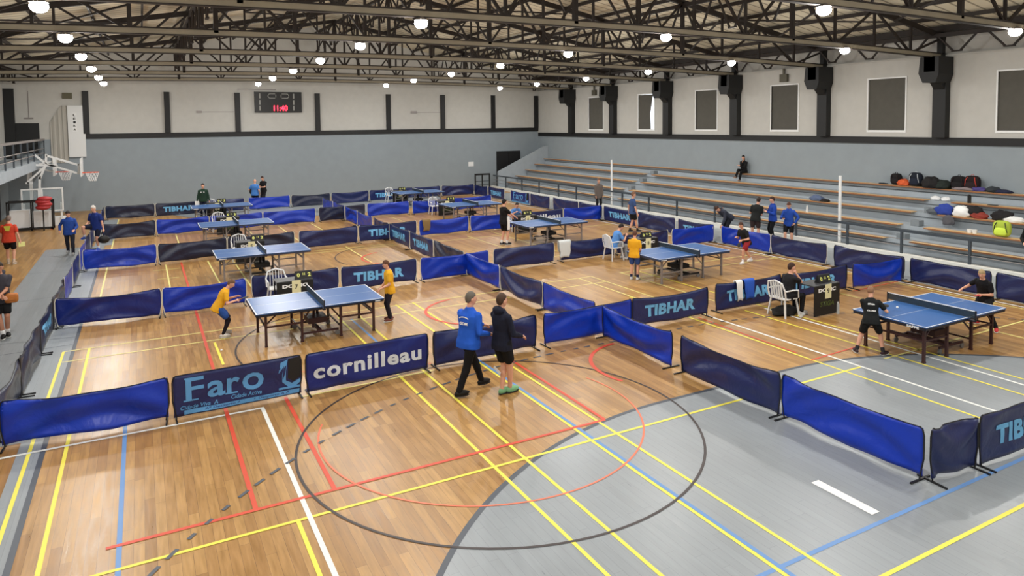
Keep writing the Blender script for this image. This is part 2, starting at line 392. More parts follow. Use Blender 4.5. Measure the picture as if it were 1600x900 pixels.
# ---- railing
ry = [40.2 + 2.1 * 1, 40.0, 37.75, 35.45, 33.5, 31.4, 29.15, 27.0, 24.95, 22.5, 20.3, 18.2, 16.0, 14.0, 11.85, 9.7, 7.6]
rl = empty('terrace_railing', (22.18, 25, .2), 0, 'long dark grey steel railing on the white kerb in front of the terrace', 'railing')
MB().b2((-.035, 6.5 - 25, .72), (.035, 44.2 - 25, .80)).build('top_rail', M_RAIL, rl)
for z in (.26, .48): MB().tube([(0, 6.5 - 25, z), (0, 44.2 - 25, z)], .014, 6).build('mid_rail', M_LEGG, rl)
for y in ry: MB().b2((-.035, y - 25 - .035, .0), (.035, y - 25 + .035, .72)).build('rail_post', M_RAIL, rl)
g = empty('entrance_gate', (21.3, 44.3, 0), 0, 'black barred gate section by the end wall at the far end of the railing', 'gate')
MB().b2((-.55, -.04, 1.0), (.65, .04, 1.12)).b2((-.55, -.04, .1), (-.47, .04, 1.0)).b2((.57, -.04, .1), (.65, .04, 1.0)).b2((.0, -.04, .1), (.07, .04, 1.0)).build('gate_frame', M_BLACK, g)
MB().b2((-.47, -.015, .55), (.57, .015, .6)).b2((-.47, -.015, .3), (.57, .015, .34)).b2((-.47, -.015, 0), (.57, .015, .06)).build('gate_bar', M_RAIL, g)
for i, y in enumerate((16.5, 30.4)):
    p = empty('net_post', (22.42, y, .04), 0, 'white volleyball net post behind the railing, the %s of the two' % ['nearer', 'farther'][i], 'post', 'white net posts by the railing')
    MB().tube([(0, 0, 0), (0, 0, 2.58)], .055, 12).build('pole', M_WHITE, p); MB().box((0, 0, .02), (.2, .2, .03)).build('base_plate', M_WHITE, p)
# ---- left gallery
struct('trim_4', MB().b2((XL, 8, 2.6), (-4.6, YB - .01, 3.02)), M_CONC)
gl = empty('gallery_railing', (-4.66, 30, 3.02), 0, 'grey steel railing along the raised left gallery above the basketball stands', 'railing')
MB().b2((-.04, -22, .98), (.04, 15.4, 1.08)).build('top_rail', M_LEGG, gl)
for z in (.3, .55): MB().tube([(0, -22, z), (0, 15.4, z)], .025, 6).build('mid_rail', M_LEGG, gl)
for k in range(19): MB().b2((-.03, -22 + k * 2.07, 0), (.03, -22 + k * 2.07 + .06, .98)).build('rail_post', M_RAIL, gl)
for i, (a, b) in enumerate([(43.6, 40.6), (39.8, 36.8), (36, 33)]):
    w = struct('window_%d' % (8 + i), MB().b2((XL, b, 3.1), (XL + .03, a, 5.0)), M_BLACK)
for i, (a, b) in enumerate([(42.8, 41.2), (38.6, 37.2), (34, 32.6)]):
    struct('door_%d' % (3 + i), MB().b2((XL + .02, b, 0), (XL + .06, a, 2.2)), mat('dark_blue_door', (28, 32, 48), .6))
# ---- floor markings
LM = {'yellow': mat('yellow_line_paint', (232, 220, 80), .5), 'white': mat('white_floor_line', (226, 228, 224), .5), 'red': mat('red_line_paint', (206, 74, 48), .5),
      'blue': mat('blue_line_paint', (98, 140, 196), .5), 'black': mat('black_line_paint', (52, 42, 42), .5), 'orange': mat('orange_line_paint', (220, 116, 84), .5),
      'slate': mat('slate_border_paint', (72, 78, 88), .5), 'pale': mat('pale_yellow_line', (224, 214, 132), .5)}
def strip_mesh(name, pls, w, z, m):
    mb = MB(); mb_i = 0
    for pl in pls:
        pl = [Vector((a, b, 0)) for a, b in pl]; vs = []; n = len(pl)
        zk = z + .00004 * (mb_i % 24); mb_i += 1
        for i, p in enumerate(pl):
            d = (pl[min(i + 1, n - 1)] - pl[max(i - 1, 0)]).normalized(); q = Vector((-d.y, d.x, 0)) * w / 2
            vs += [(p.x + q.x, p.y + q.y, zk), (p.x - q.x, p.y - q.y, zk)]
        mb.add(vs, [(2 * i, 2 * i + 1, 2 * i + 3, 2 * i + 2) for i in range(n - 1)])
    return mb.build(name, m, FLOOR, fix=False)
def arc(cx, cy, r, a0, a1, n=48): return [(cx + r * math.cos(math.radians(a0 + (a1 - a0) * i / n)), cy + r * math.sin(math.radians(a0 + (a1 - a0) * i / n))) for i in range(n + 1)]
def dzone(cx0, cx1, cy, r, up=True):
    if up: return arc(cx1, cy, r, 0, 90) + arc(cx0, cy, r, 90, 180)
    return arc(cx0, cy, r, 180, 270) + arc(cx1, cy, r, 270, 360)
def poly_floor(name, poly, z, m):
    return MB().add([(a, b, z) for a, b in poly], [tuple(range(len(poly)))]).build(name, m, FLOOR, fix=False)
zn = dzone(7.5, 10.5, 2.35, 6.42); poly_floor('painted_zone', zn, .0015, M_GREY); strip_mesh('zone_border', [zn], .075, .0032, LM['slate'])
zf_ = dzone(7.5, 10.5, 42.6, 6.42, False); poly_floor('painted_zone', zf_, .0015, M_GREY); strip_mesh('zone_border', [zf_], .075, .0032, LM['slate'])
poly_floor('painted_strip', [(-1.72, 3), (-1.4, 3), (-1.4, 12.28), (-1.72, 12.28)], .0016, M_GREY)
poly_floor('painted_strip', [(-3.35, 12.28), (-1.4, 12.28), (-1.4, 31.6), (-3.35, 31.6)], .0016, M_GREY)
poly_floor('painted_strip', [(-1.75, 31.6), (-1.1, 31.6), (-1.1, 40.3), (-1.75, 40.3)], .0016, M_GREY)
poly_floor('painted_strip', [(19.35, 5), (22.05, 5), (22.05, 41), (19.35, 41)], .0016, M_GREY)
strip_mesh('zone_border', [[(-1.4, 3), (-1.4, 27)]], .07, .0033, LM['slate'])
strip_mesh('mat_joint', [[(-3.35, 22.4), (-2.1, 22.7)], [(-3.35, 26.7), (-2.1, 26.7)], [(-3.35, 18.3), (-1.42, 18.0)], [(-3.3, 17.3), (-1.45, 17.4)]], .02, .0036, LM['slate'])
strip_mesh('yellow_line', [[(-1.11, 3), (-1.11, 16.9)], [(-1.57, 3), (-1.57, 16.92)], [(1.475, 3), (1.475, 8.19)], [(4.07, 3), (4.07, 16.65)], [(4.55, 3), (4.55, 16.65)],
    [(5.66, 3), (5.66, 17.0)], [(6.12, 3), (6.12, 17.0)], [(-.7, 8.19), (11.85, 8.19)], [(6, 4.23), (14, 4.23)], [(1.3, 13.9), (1.3, 12.4)], [(1.25, 16.0), (1.27, 14.4)],
    [(11.34, 3), (11.34, 14.6)], [(12.93, 3), (12.93, 12.1)], [(13.75, 4), (13.55, 17.0)]], .05, .0042, LM['yellow'])
strip_mesh('pale_line', [[(-1.57, 16.92), (8.6, 16.92)], [(2.3, 11.98), (4.75, 12.06)], [(-1.57, 16.17), (8.6, 16.17)], [(10.3, 17.13), (11.86, 17.13)], [(10.3, 16.35), (11.86, 16.35)], [(11.4, 17.13), (11.4, 12.3)], [(11.86, 17.13), (11.86, 12.3)],
    [(12.9, 17.1), (19.3, 17.05)], [(12.9, 16.3), (19.3, 16.3)], [(12.95, 17.1), (12.95, 12.3)], [(1.9, 25.95), (1.94, 20)], [(2.68, 25.9), (2.68, 20)], [(1.95, 25.5), (8.6, 25.5)], [(5.5, 25.9), (8.6, 25.9)], [(6.78, 26.2), (6.73, 20)],
    [(4.1, 33), (4.1, 27.5)], [(5.5, 33.4), (5.5, 27.6)], [(7.0, 33.4), (7.0, 28)], [(1.2, 33.1), (1.2, 27)], [(-1.13, 33), (-1.13, 20)], [(.6, 26), (.6, 22)], [(.2, 25.1), (1.0, 25.1)], [(.3, 23.6), (.9, 23.6)],
    [(9.6, 33.5), (9.6, 28)], [(11, 33.5), (11, 28)], [(13.2, 26.6), (13.2, 20)], [(14.6, 33.5), (14.6, 28)], [(9.2, 20.3), (18.9, 20.6)], [(9.2, 25.4), (18.9, 25.6)], [(11.8, 26), (11.9, 20)], [(2.4, 40.2), (2.4, 34)], [(-1.13, 40.2), (-1.13, 34)],
    [(12.6, 8.25), (18.9, 8.25)], [(16.4, 12.0), (16.24, 5)], [(18.8, 5), (18.8, 17)]], .045, .0044, LM['pale'])
strip_mesh('white_line', [[(1.615, 3), (1.615, 11.83)], [(-3, 11.83), (1.64, 11.83)], [(11.82, 3), (11.82, 12.3)], [(7.5, 5.8), (7.5, 5.0)], [(19.0, 4), (19.0, 40.8)], [(13.4, 5), (13.5, 12)]], .06, .0046, LM['white'])
strip_mesh('tape_strip', [[(7.5, 5.82), (7.5, 4.98)]], .14, .0052, M_WHITE)
strip_mesh('blue_line', [[(-.37, 3), (-.37, 12.2)], [(4.5, 4.84), (14, 4.84)], [(5.72, 3), (5.72, 12.2)], [(4.3, 16.3), (4.33, 12.5)]], .055, .0038, LM['blue'])
strip_mesh('red_line', [[(1.075, 8.68), (1.075, 26.2)], [(2.03, 8.68), (2.03, 12.1)], [(-.5, 8.67), (6.25, 8.67)], [(6.25, 8.67), (6.27, 11.75)]], .06, .0049, LM['red'])
strip_mesh('red_line', [[(11.52, 12.2), (11.42, 9.3)], [(11.3, 8.9), (12.9, 8.98)], [(16.9, 12.0), (19.2, 12.1)]], .04, .00505, LM['red'])
strip_mesh('black_circle', [arc(4.7, 9.2, 3.0, 0, 360, 96), arc(4.45, 14.75, 2.9, 95, 205), arc(8.2, 23.6, 2.4, 100, 200)], .038, .0055, LM['black'])
strip_mesh('orange_arc', [arc(4.6, 9.65, 2.5, 155, 375, 60), arc(4.4, 14.9, 2.5, 200, 280)], .03, .0051, LM['orange'])
strip_mesh('red_arc', [arc(8.74, 10.3, 1.34, 95, 200), arc(7.3, 15.5, 1.3, 100, 240), arc(7.9, 23.2, 1.3, 110, 220)], .075, .0057, LM['red'])
d9 = arc(7.5, 2.35, 9.4, 178, 90, 60) + [(7.5 + 3 * i / 12, 11.75) for i in range(1, 13)] + arc(10.5, 2.35, 9.4, 90, 10, 50)
dash = []; acc = 0
for a, b in zip(d9, d9[1:]):
    L_ = math.dist(a, b); n = max(1, int(L_ / .05))
    for k in range(n):
        t0, t1 = k / n, (k + 1) / n
        if (acc % .31) < .155: dash.append([(a[0] + (b[0] - a[0]) * t0, a[1] + (b[1] - a[1]) * t0), (a[0] + (b[0] - a[0]) * t1, a[1] + (b[1] - a[1]) * t1)])
        acc += L_ / n
strip_mesh('dashed_arc', dash, .05, .0061, LM['slate'])
# ---------------------------------------------------------------- roof steelwork
def zch(x): return 7.24 - .25 * ((x - XM) / 16.5) ** 2
NX = [XL + .05 + (XR - XL - .1) * i / 16 for i in range(17)]
TY = [40.66, 35.85, 30.68, 25.56, 20.41, 15.34, 10.2, 5.1, 0.0]
for ti, y in enumerate(TY):
    t = empty('roof_truss', (0, y, 0), 0, 'dark pitched steel roof truss with beige bottom chord, %s from the end wall' % ORD[ti], 'roof truss', 'roof trusses spanning the hall')
    mb = MB(); xs = [XL + .02 + (XR - XL - .04) * i / 32 for i in range(33)]
    for a, b in zip(xs, xs[1:]): mb.bar((a, 0, zch(a)), (b, 0, zch(b)), .12, .13)
    mb.build('bottom_chord', M_CHORD, t)
    mb = MB()
    for a, b in zip(xs, xs[1:]): mb.bar((a, 0, zch(a) + .085), (b, 0, zch(b) + .085), .2, .03).bar((a, 0, zch(a) - .08), (b, 0, zch(b) - .08), .16, .025)
    mb.build('chord_plate', M_STEEL, t)
    mb = MB().bar((XL + .02, 0, zroof(XL) - .32), (XM, 0, ZR - .3), .12, .2).bar((XM, 0, ZR - .3), (XR - .02, 0, zroof(XR) - .32), .12, .2)
    mb.build('top_chord', M_STEEL, t)
    for i, x in enumerate(NX):
        w = .12 if i in (4, 8, 12) else .075
        MB().bar((x, 0, zch(x)), (x, 0, zroof(x) - .3), w, w).build('vertical_strut', M_STEEL, t)
        if i < 16:
            x2 = NX[i + 1]
            p, q = ((x, 0, zch(x)), (x2, 0, zroof(x2) - .3)) if i % 2 else ((x2, 0, zch(x2)), (x, 0, zroof(x) - .3))
            MB().bar(p, q, .07).build('diagonal_strut', M_STEEL, t)
# lattice purlins running along the hall
LX = [-5.8, NX[4], XM, NX[12], 25.95]
for k, x in enumerate(LX):
    t = empty('lattice_girder', (x, 0, 0), 0, 'dark lattice girder running along the hall under the roof, %s from the left' % ORD[k], 'girder', 'lattice girders along the hall')
    zt = zroof(x) - .42; dp = .62 if k in (0, 4) else 1.15
    MB().b2((-.06, YF, zt - .08), (.06, YB, zt + .06)).build('top_chord', M_STEEL, t)
    ends = [YB] + TY + [YF]
    for a, b in zip(ends, ends[1:]):
        n = 3 if a - b > 4 else 2; mb = MB(); s = (a - b) / n
        for j in range(n):
            y0 = a - s * j; ym = y0 - s / 2
            mb.bar((0, y0 - .15, zt), (0, ym + .12, zt - dp), .06).bar((0, ym - .12, zt - dp), (0, y0 - s + .15, zt), .06).box((0, ym, zt - dp), (.1, .34, .05))
        mb.build('web_bracing', M_STEEL, t)
for k in range(1, 20):
    x = XL + (XR - XL) * k / 20
    if k in (10,): continue
    o = MB().box((0, 0, 0), (.07, YB - YF, .14)).build('roof_purlin', M_STEEL, loc=(x, (YB + YF) / 2, zroof(x) - .09))
    tag(o, 'dark purlin bar under the roof sheets, %s from the %s wall' % ((ORD[k - 1], 'left') if k < 11 else (ORD[19 - k], 'right')), 'purlin', 'purlins under the roof sheets')
bays = list(zip(TY, TY[1:]))
for k, (a, b) in enumerate(bays):
    for j, (x0, x1) in enumerate([(NX[1], NX[3]), (NX[5], NX[7]), (NX[9], NX[11]), (NX[13], NX[14] + .9)]):
        mb = MB(); z0, z1 = zroof(x0) - .5, zroof(x1) - .5
        mb.bar((x0, a - .14, z0), (x1, b + .14, z1), .06).bar((x1, a - .14, z1), (x0, b + .14, z0 + .01), .06)
        o = mb.build('cross_brace', M_STEEL); tag(o, 'crossed roof brace in the %s bay from the end wall, %s from the left' % (ORD[k + 1], ORD[j]), 'brace', 'wind braces between the trusses')
tag(MB().b2((XR - .5, YF, 7.86), (XR - .02, YB, 8.08)).build('eaves_beam', M_STEEL), 'dark eaves beam along the top of the right wall', 'beam')
# ---------------------------------------------------------------- lamps
M_GLOW = mat('glowing_lamp_lens', (255, 252, 244), .3, emit=((255, 250, 240), 60.0))
LP = {'leftmost': (-1.55, 6.88), 'second': (5.85, 7.0), 'third': (13.2, 7.04), 'rightmost': (20.95, 6.98)}
for rn, (x, z) in LP.items():
    for i, y in enumerate(TY):
        t = empty('high_bay_lamp', (x, y - .02, z), 0, 'glowing white lamp in the %s row along the hall, %s from the end wall' % (rn, ORD[i]), 'ceiling lamp', 'high bay lamps under the trusses')
        MB().tube([(0, 0, .07), (0, 0, .11), (0, 0, .15)], .16, 20, r2=.06).build('housing', M_LEGG, t, smooth=False)
        MB().ell((0, 0, 0), (.155, .155, .12), 20, 10).build('lens', M_GLOW, t, smooth=True)
        MB().bar((0, 0.02, .15), (0, 0.02, zch(x) - .065 - z), .03).build('hanger', M_STEEL, t)
        ld = bpy.data.lights.new('lamp_light', 'AREA'); ld.shape = 'DISK'; ld.size = .26; ld.energy = LAMP_W; ld.color = LAMP_COL
        lo = bpy.data.objects.new('lamp_light', ld); COL.objects.link(lo); lo.parent = t; lo.location = (0, 0, -.14)
        ld = bpy.data.lights.new('lamp_spill', 'POINT'); ld.shadow_soft_size = .05; ld.energy = LAMP_UP; ld.color = LAMP_COL
        lo = bpy.data.objects.new('lamp_spill', ld); COL.objects.link(lo); lo.parent = t; lo.location = (0, 0, -.22)
# ---------------------------------------------------------------- scoreboard
sb = empty('electronic_scoreboard', (7.72, YB - .12, 6.13), 0, 'black electronic scoreboard with glowing red clock on the end wall', 'scoreboard')
MB().b2((-1.42, -.08, -.62), (1.42, .11, .66)).build('cabinet', mat('scoreboard_black', (14, 14, 16), .5), sb)
gy = mat('faded_grey_digit', (150, 150, 146), .6)
for sx, sg_ in ((-.36, -1), (.36, 1)):
    mb = MB()
    for p, q in (((-.2, .13), (.16, .13)), ((.2, .09), (.2, -.09)), ((.16, -.13), (-.2, -.13)), ((-.2, -.13), (-.28, 0)), ((-.28, 0), (-.2, .13))):
        mb.bar((sx - sg_ * 0 + (p[0] if sg_ < 0 else -p[0]), -.1, .4 + p[1]), (sx + (q[0] if sg_ < 0 else -q[0]), -.1, .4 + q[1]), .035)
    mb.build('score_outline', gy, sb)
for sx in (-1.12, .92):
    mb = MB()
    for z in (.4, 0, -.36): mb.box((sx, -.09, z), (.08, .02, .3))
    mb.build('name_strip', gy, sb)
me = text_mesh('11:40', .84, .34, .02); mesh_obj('clock_digits', me, mat('red_led', (255, 40, 60), .4, emit=((255, 36, 60), 6)), sb, (.12, -.09, -.36))
o = MB().b2((-.95, -.05, 0), (1.3, 0, .06)).build('cable_duct', M_LEGG, loc=(6.3, YB - .01, 6.9)); tag(o, 'thin grey cable duct on the end wall above the scoreboard', 'cable duct')
# ---------------------------------------------------------------- court barriers
M_POLEW = mat('pale_pole_paint', (206, 204, 192), .5)
POLE = {}
def pole_mesh(kind):
    if kind not in POLE:
        mb = MB(); mb.tube([(.05, 0, .02), (.0, 0, .3), (-.0, 0, .6), (.02, 0, .68), (.06, 0, .705)], .011, 8)
        o = mb.build('end_pole', M_TUBE if kind == 'b' else M_POLEW); POLE[kind] = o.data; bpy.data.objects.remove(o)
        mb = MB(); mb.bar((.04, -.2, .012), (.04, .2, .012), .025, .022); o = mb.build('foot_bar', M_TUBE); POLE[kind + 'f'] = o.data; bpy.data.objects.remove(o)
    return POLE[kind]
CM = {'royal blue': M_BLUE, 'navy': M_NAVY, 'deep blue': M_MID, 'slate navy': M_DUSK, 'violet blue': M_VIOL}
def barrier(p, q, col, where, text=None, pole='w', sag=None, grp='cloth court barriers dividing the hall', seed=None):
    p, q = Vector((*p, 0)), Vector((*q, 0)); L = (q - p).length; rz = math.atan2(q.y - p.y, q.x - p.x)
    R_ = random.Random(seed if seed is not None else hash((round(p.x, 2), round(p.y, 2))) & 255)
    lab = ('%s barrier lettered %s' % (col, text)) if text else '%s barrier' % col
    t = empty('court_barrier', (p + q) / 2, rz, lab + ' ' + where, 'barrier', grp)
    sag = sag if sag is not None else R_.uniform(.025, .075)
    ph = [R_.uniform(0, 6.28) for _ in range(4)]; am = R_.uniform(.016, .032); cc = R_.uniform(.25, .6) * R_.choice((1, 1, -1)); lift = R_.uniform(.0, .05)
    if text: am *= .45
    def top(x): return .70 - sag * (1 - (2 * x / L) ** 2)
    def wav(x, z):
        u = 2 * x / L; e = (1 - u ** 8)
        return e * (am * math.sin(9 * (z + cc * u * u) + ph[0]) + am * .7 * math.sin(17 * (z + cc * .8 * (u - .15) ** 2) + ph[1]) + am * .4 * math.sin(7 * x + 6 * z + ph[2]))
    nx, nz = 40, 12; vs = []; fs = []
    for s_ in (-1, 1):
        for j in range(nz + 1):
            for i in range(nx + 1):
                x = -L / 2 + .012 + (L - .024) * i / nx; zt = top(x); zb = .035 + lift * abs(math.sin(2 * x + ph[3]))
                z = zb + (zt - zb) * j / nz
                vs.append((x, wav(x, z) + s_ * .002, z))
    n = (nx + 1) * (nz + 1)
    for s_ in (0, 1):
        for j in range(nz):
            for i in range(nx):
                a = s_ * n + j * (nx + 1) + i; f = (a, a + 1, a + nx + 2, a + nx + 1); fs.append(f if s_ == 0 else f[::-1])
    for i in range(nx):
        a = i; fs.append((a, a + n, a + n + 1, a + 1)); a = nz * (nx + 1) + i; fs.append((a, a + 1, a + n + 1, a + n))
    for j in range(nz):
        a = j * (nx + 1); fs.append((a, a + nx + 1, a + nx + 1 + n, a + n)); a += nx; fs.append((a, a + n, a + nx + 1 + n, a + nx + 1))
    MB().add(vs, fs).build('cloth', CM[col], t, smooth=True, fix=False)
    pole_mesh(pole)
    for s_ in (-1, 1):
        for nm, k in (('end_pole', pole), ('foot_bar', pole + 'f')):
            o = bpy.data.objects.new(nm, POLE[k]); COL.objects.link(o); o.parent = t; o.location = (s_ * L / 2, 0, 0); o.rotation_euler = (0, 0, 0 if s_ < 0 else PI)
    MB().tube([(-L / 2 + .05 + (L - .1) * i / 12, wav(-L / 2 + .05 + (L - .1) * i / 12, .7), top(-L / 2 + .05 + (L - .1) * i / 12) + .004) for i in range(13)], .007, 6).build('top_tube', M_TUBE if pole == 'b' or col != 'royal blue' else M_BLUE, t)
    def onc(v, dx=0, dz=0, off=.008): return Vector((v.x + dx, wav(v.x + dx, v.z + dz) - off, v.z + dz))
    if text == 'TIBHAR':
        me = text_mesh('TIBHAR', L * .66, .27, .05, space=1.06, fn=lambda v: onc(v, -.02, .36), cuts=24); mesh_obj('lettering', me, M_LETT, t)
    elif text == 'cornilleau':
        me = text_mesh('cornilleau', L * .88, .28, .034, space=1.12, fn=lambda v: onc(v, 0, .37), cuts=30); mesh_obj('lettering', me, M_SILV, t)
    elif text == 'Faro':
        def s_text(tx, w, h, dx, dz, b=.02, sh=0, m=M_FARO, nm='lettering', cuts=10):
            me = text_mesh(tx, w, h, b, sh, fn=lambda v: onc(v, dx, dz), cuts=cuts); return mesh_obj(nm, me, m, t)
        s_text('F', .27, .37, -.68, .455, .012); s_text('a', .27, .27, -.36, .39, .02); s_text('r', .2, .27, -.1, .39, .02); s_text('o', .34, .29, .21, .40, .016)
        for (x, z, w) in ((-.74, .275, .22), (-.77, .63, .12), (-.13, .265, .19)):
            mb = MB(); mb.add([onc(Vector((x - w / 2, 0, z - .012))), onc(Vector((x + w / 2, 0, z - .012))), onc(Vector((x + w / 2, 0, z + .012))), onc(Vector((x - w / 2, 0, z + .012)))], [(0, 1, 2, 3)])
            mb.build('letter_serif', M_FARO, t, fix=False)
        s_text('Cidade Viva  A', .56, .065, -.62, .17, .015, .2, cuts=8); s_text('Cidade Activa', .48, .07, .1, .2, .015, .2, cuts=8)
        mb = MB(); k = 40
        for i in range(k):
            x0 = -L / 2 + .16 + (L - .2) * i / k; x1 = -L / 2 + .16 + (L - .2) * (i + 1) / k
            mb.add([onc(Vector((x0, 0, .055))), onc(Vector((x1, 0, .055))), onc(Vector((x1, 0, .125))), onc(Vector((x0, 0, .125)))], [(0, 1, 2, 3)])
        mb.build('light_blue_strip', M_FARO, t, fix=False)
        s_text('A F A A* Desporto A A A A Desporto A A A', L * .82, .05, .05, .09, .01, .1, M_MID, 'strip_lettering', 20)
        # blue wave emblem with a dark patch at the right end
        em = [(.66, .62), (.78, .66), (.74, .45), (.74, .3), (.84, .24), (.98, .3), (.98, .24), (.9, .18), (.78, .18), (.68, .28), (.68, .42), (.72, .56), (.62, .44)]
        mb = MB().add([onc(Vector((a, 0, b)), off=.007) for a, b in em], [tuple(range(len(em)))]); mb.build('wave_emblem', M_FARO, t, fix=False)
        dk = [(.79, .67), (.99, .68), (.98, .33), (.86, .27), (.77, .34)]
        MB().add([onc(Vector((a, 0, b)), off=.009) for a, b in dk], [tuple(range(len(dk)))]).build('dark_patch', M_BLACK, t, fix=False)
        MB().bar(onc(Vector((.62, 0, .17))), onc(Vector((.97, 0, .17))), .012, .03).build('emblem_line', M_FARO, t)
    return t
RB, NV, DB, SN, VB = 'royal blue', 'navy', 'deep blue', 'slate navy', 'violet blue'
rows = [
 ('front crosswise row', 'b', [(-1.95, .25, 12.2, 12.05, RB, 0), (.30, 2.31, 12.03, 12.1, NV, 'Faro'), (2.37, 4.66, 12.06, 12.14, DB, 'cornilleau'), (4.77, 7.07, 12.16, 12.2, NV, 0), (7.24, 9.57, 12.19, 12.24, RB, 0),
   (9.59, 11.82, 12.25, 12.2, NV, 'TIBHAR'), (12.18, 14.42, 12.32, 12.28, NV, 'TIBHAR'), (14.44, 16.93, 12.27, 12.21, NV, 'TIBHAR'), (17.1, 19.1, 12.16, 12.02, RB, 0)]),
 ('second crosswise row', 'w', [(-1.9, .31, 19.05, 18.9, DB, 0), (.33, 2.29, 18.9, 19.0, RB, 0), (2.45, 4.74, 19.24, 19.14, NV, 0), (4.79, 7.06, 19.12, 19.2, NV, 'TIBHAR'), (7.17, 9.48, 19.18, 19.3, RB, 0),
   (9.67, 11.97, 19.34, 19.42, NV, 0), (12.25, 14.56, 19.54, 19.54, NV, 0), (14.6, 16.95, 19.55, 19.53, NV, 0), (17.1, 19.3, 19.5, 19.62, RB, 0)]),
 ('third crosswise row', 'w', [(-1.8, .34, 26.25, 26.2, RB, 0), (.38, 2.58, 26.2, 26.48, SN, 0), (2.61, 4.95, 26.5, 26.58, SN, 0), (5.1, 7.41, 26.5, 26.75, NV, 0), (7.45, 9.9, 26.75, 26.86, NV, 'TIBHAR'),
   (10.0, 12.31, 26.83, 26.97, RB, 0), (12.38, 14.69, 26.95, 26.98, RB, 0), (14.74, 17.15, 27.0, 27.03, NV, 'cornilleau'), (17.18, 19.3, 27.03, 27.0, RB, 0)]),
 ('fourth crosswise row', 'w', [(-1.55, .43, 32.9, 33.15, SN, 0), (.46, 2.55, 33.16, 33.26, RB, 0), (2.58, 4.82, 33.28, 33.38, RB, 0), (4.85, 7.25, 33.4, 33.52, RB, 0), (7.46, 9.83, 33.7, 34.0, SN, 0),
   (9.92, 12.13, 33.97, 33.95, RB, 0), (12.25, 14.55, 33.8, 34.08, RB, 0), (14.6, 17.08, 34.1, 34.35, RB, 0)]),
 ('last crosswise row', 'w', [(-1.71, .52, 40.3, 40.22, SN, 0), (.55, 2.77, 40.25, 40.45, SN, 'TIBHAR'), (2.8, 4.93, 40.5, 40.56, NV, 0), (5.13, 7.37, 40.46, 40.56, RB, 0), (7.44, 9.69, 40.55, 40.72, SN, 0),
   (9.76, 12.07, 40.72, 40.95, NV, 0), (12.12, 14.47, 40.97, 41.2, NV, 'TIBHAR'), (14.5, 16.88, 41.25, 41.28, NV, 0), (16.96, 19.3, 41.27, 41.32, NV, 0)])]
for rn, pk, L_ in rows:
    for i, (a, b, ya, yb, c, tx) in enumerate(L_):
        barrier((a, ya), (b, yb), c, 'in the %s, %s from left' % (rn, ORD[i]), tx or None, pk, sag=.0 if tx in ('Faro', 'cornilleau') and rn.startswith('front') else None, seed=i * 7 + len(rn))
barrier((8.74, 5.08), (9.66, 5.0), NV, 'short and at the near right corner, left of the lettered one', None, 'b', .01)
barrier((9.7, 5.0), (12.0, 4.9), NV, 'at the near right corner of the picture', 'TIBHAR', 'b', .01)
c1 = [(14.4, 12.4, SN, 0), (16.9, 14.45, SN, 0), (19.0, 16.95, SN, 'TIBHAR'), (21.5, 19.1, SN, 0), (23.7, 21.55, VB, 0), (26.1, 23.8, NV, 0), (28.5, 26.3, RB, 0), (30.8, 28.55, NV, 0), (32.9, 30.85, NV, 0), (35.3, 33.1, NV, 0), (37.7, 35.4, SN, 0), (40.2, 37.9, NV, 0)]
for i, (ya, yb, c, tx) in enumerate(c1):
    x = -2.0 + .02 * i
    barrier((x, yb), (x + .02, ya), c, 'in the leftmost lengthwise row, %s from the camera' % ORD[i], tx or None, 'b' if i < 4 else 'w', seed=40 + i)
c2 = [(7.37, 5.14, RB, 0), (9.67, 7.4, NV, 0), (12.14, 9.9, RB, 0), (14.66, 12.42, RB, 0), (17.0, 14.68, NV, 0), (19.3, 17.03, RB, 0), (21.95, 19.45, SN, 0), (24.34, 22.0, NV, 'TIBHAR'), (26.75, 24.37, NV, 'TIBHAR'), (28.8, 26.88, NV, 0), (31.42, 29.1, VB, 0), (33.5, 31.44, RB, 0), (36.0, 33.7, VB, 0), (38.3, 36.05, VB, 0)]
for i, (ya, yb, c, tx) in enumerate(c2):
    barrier((8.7, ya), (8.7, yb), c, 'in the middle lengthwise row, %s from the camera' % ORD[i], tx or None, 'b' if i < 4 else 'w', seed=60 + i)
c3 = [(9.63, 7.3, NV, 0), (11.88, 9.74, NV, 0), (14.35, 12.05, NV, 0), (16.84, 14.6, NV, 0), (19.18, 16.86, RB, 0), (21.58, 19.63, NV, 'TIBHAR'), (24.18, 21.74, NV, 0), (26.74, 24.24, NV, 'TIBHAR'), (28.85, 26.85, NV, 0), (31.32, 28.9, NV, 0), (33.77, 31.65, NV, 0), (36.1, 33.83, DB, 'Faro'), (39.12, 36.9, NV, 'TIBHAR'), (41.2, 39.2, NV, 0)]
for i, (ya, yb, c, tx) in enumerate(c3):
    barrier((19.25, ya), (19.25, yb), c, 'in the rightmost lengthwise row, %s from the camera' % ORD[i], tx or None, 'b' if i < 3 else 'w', seed=90 + i)
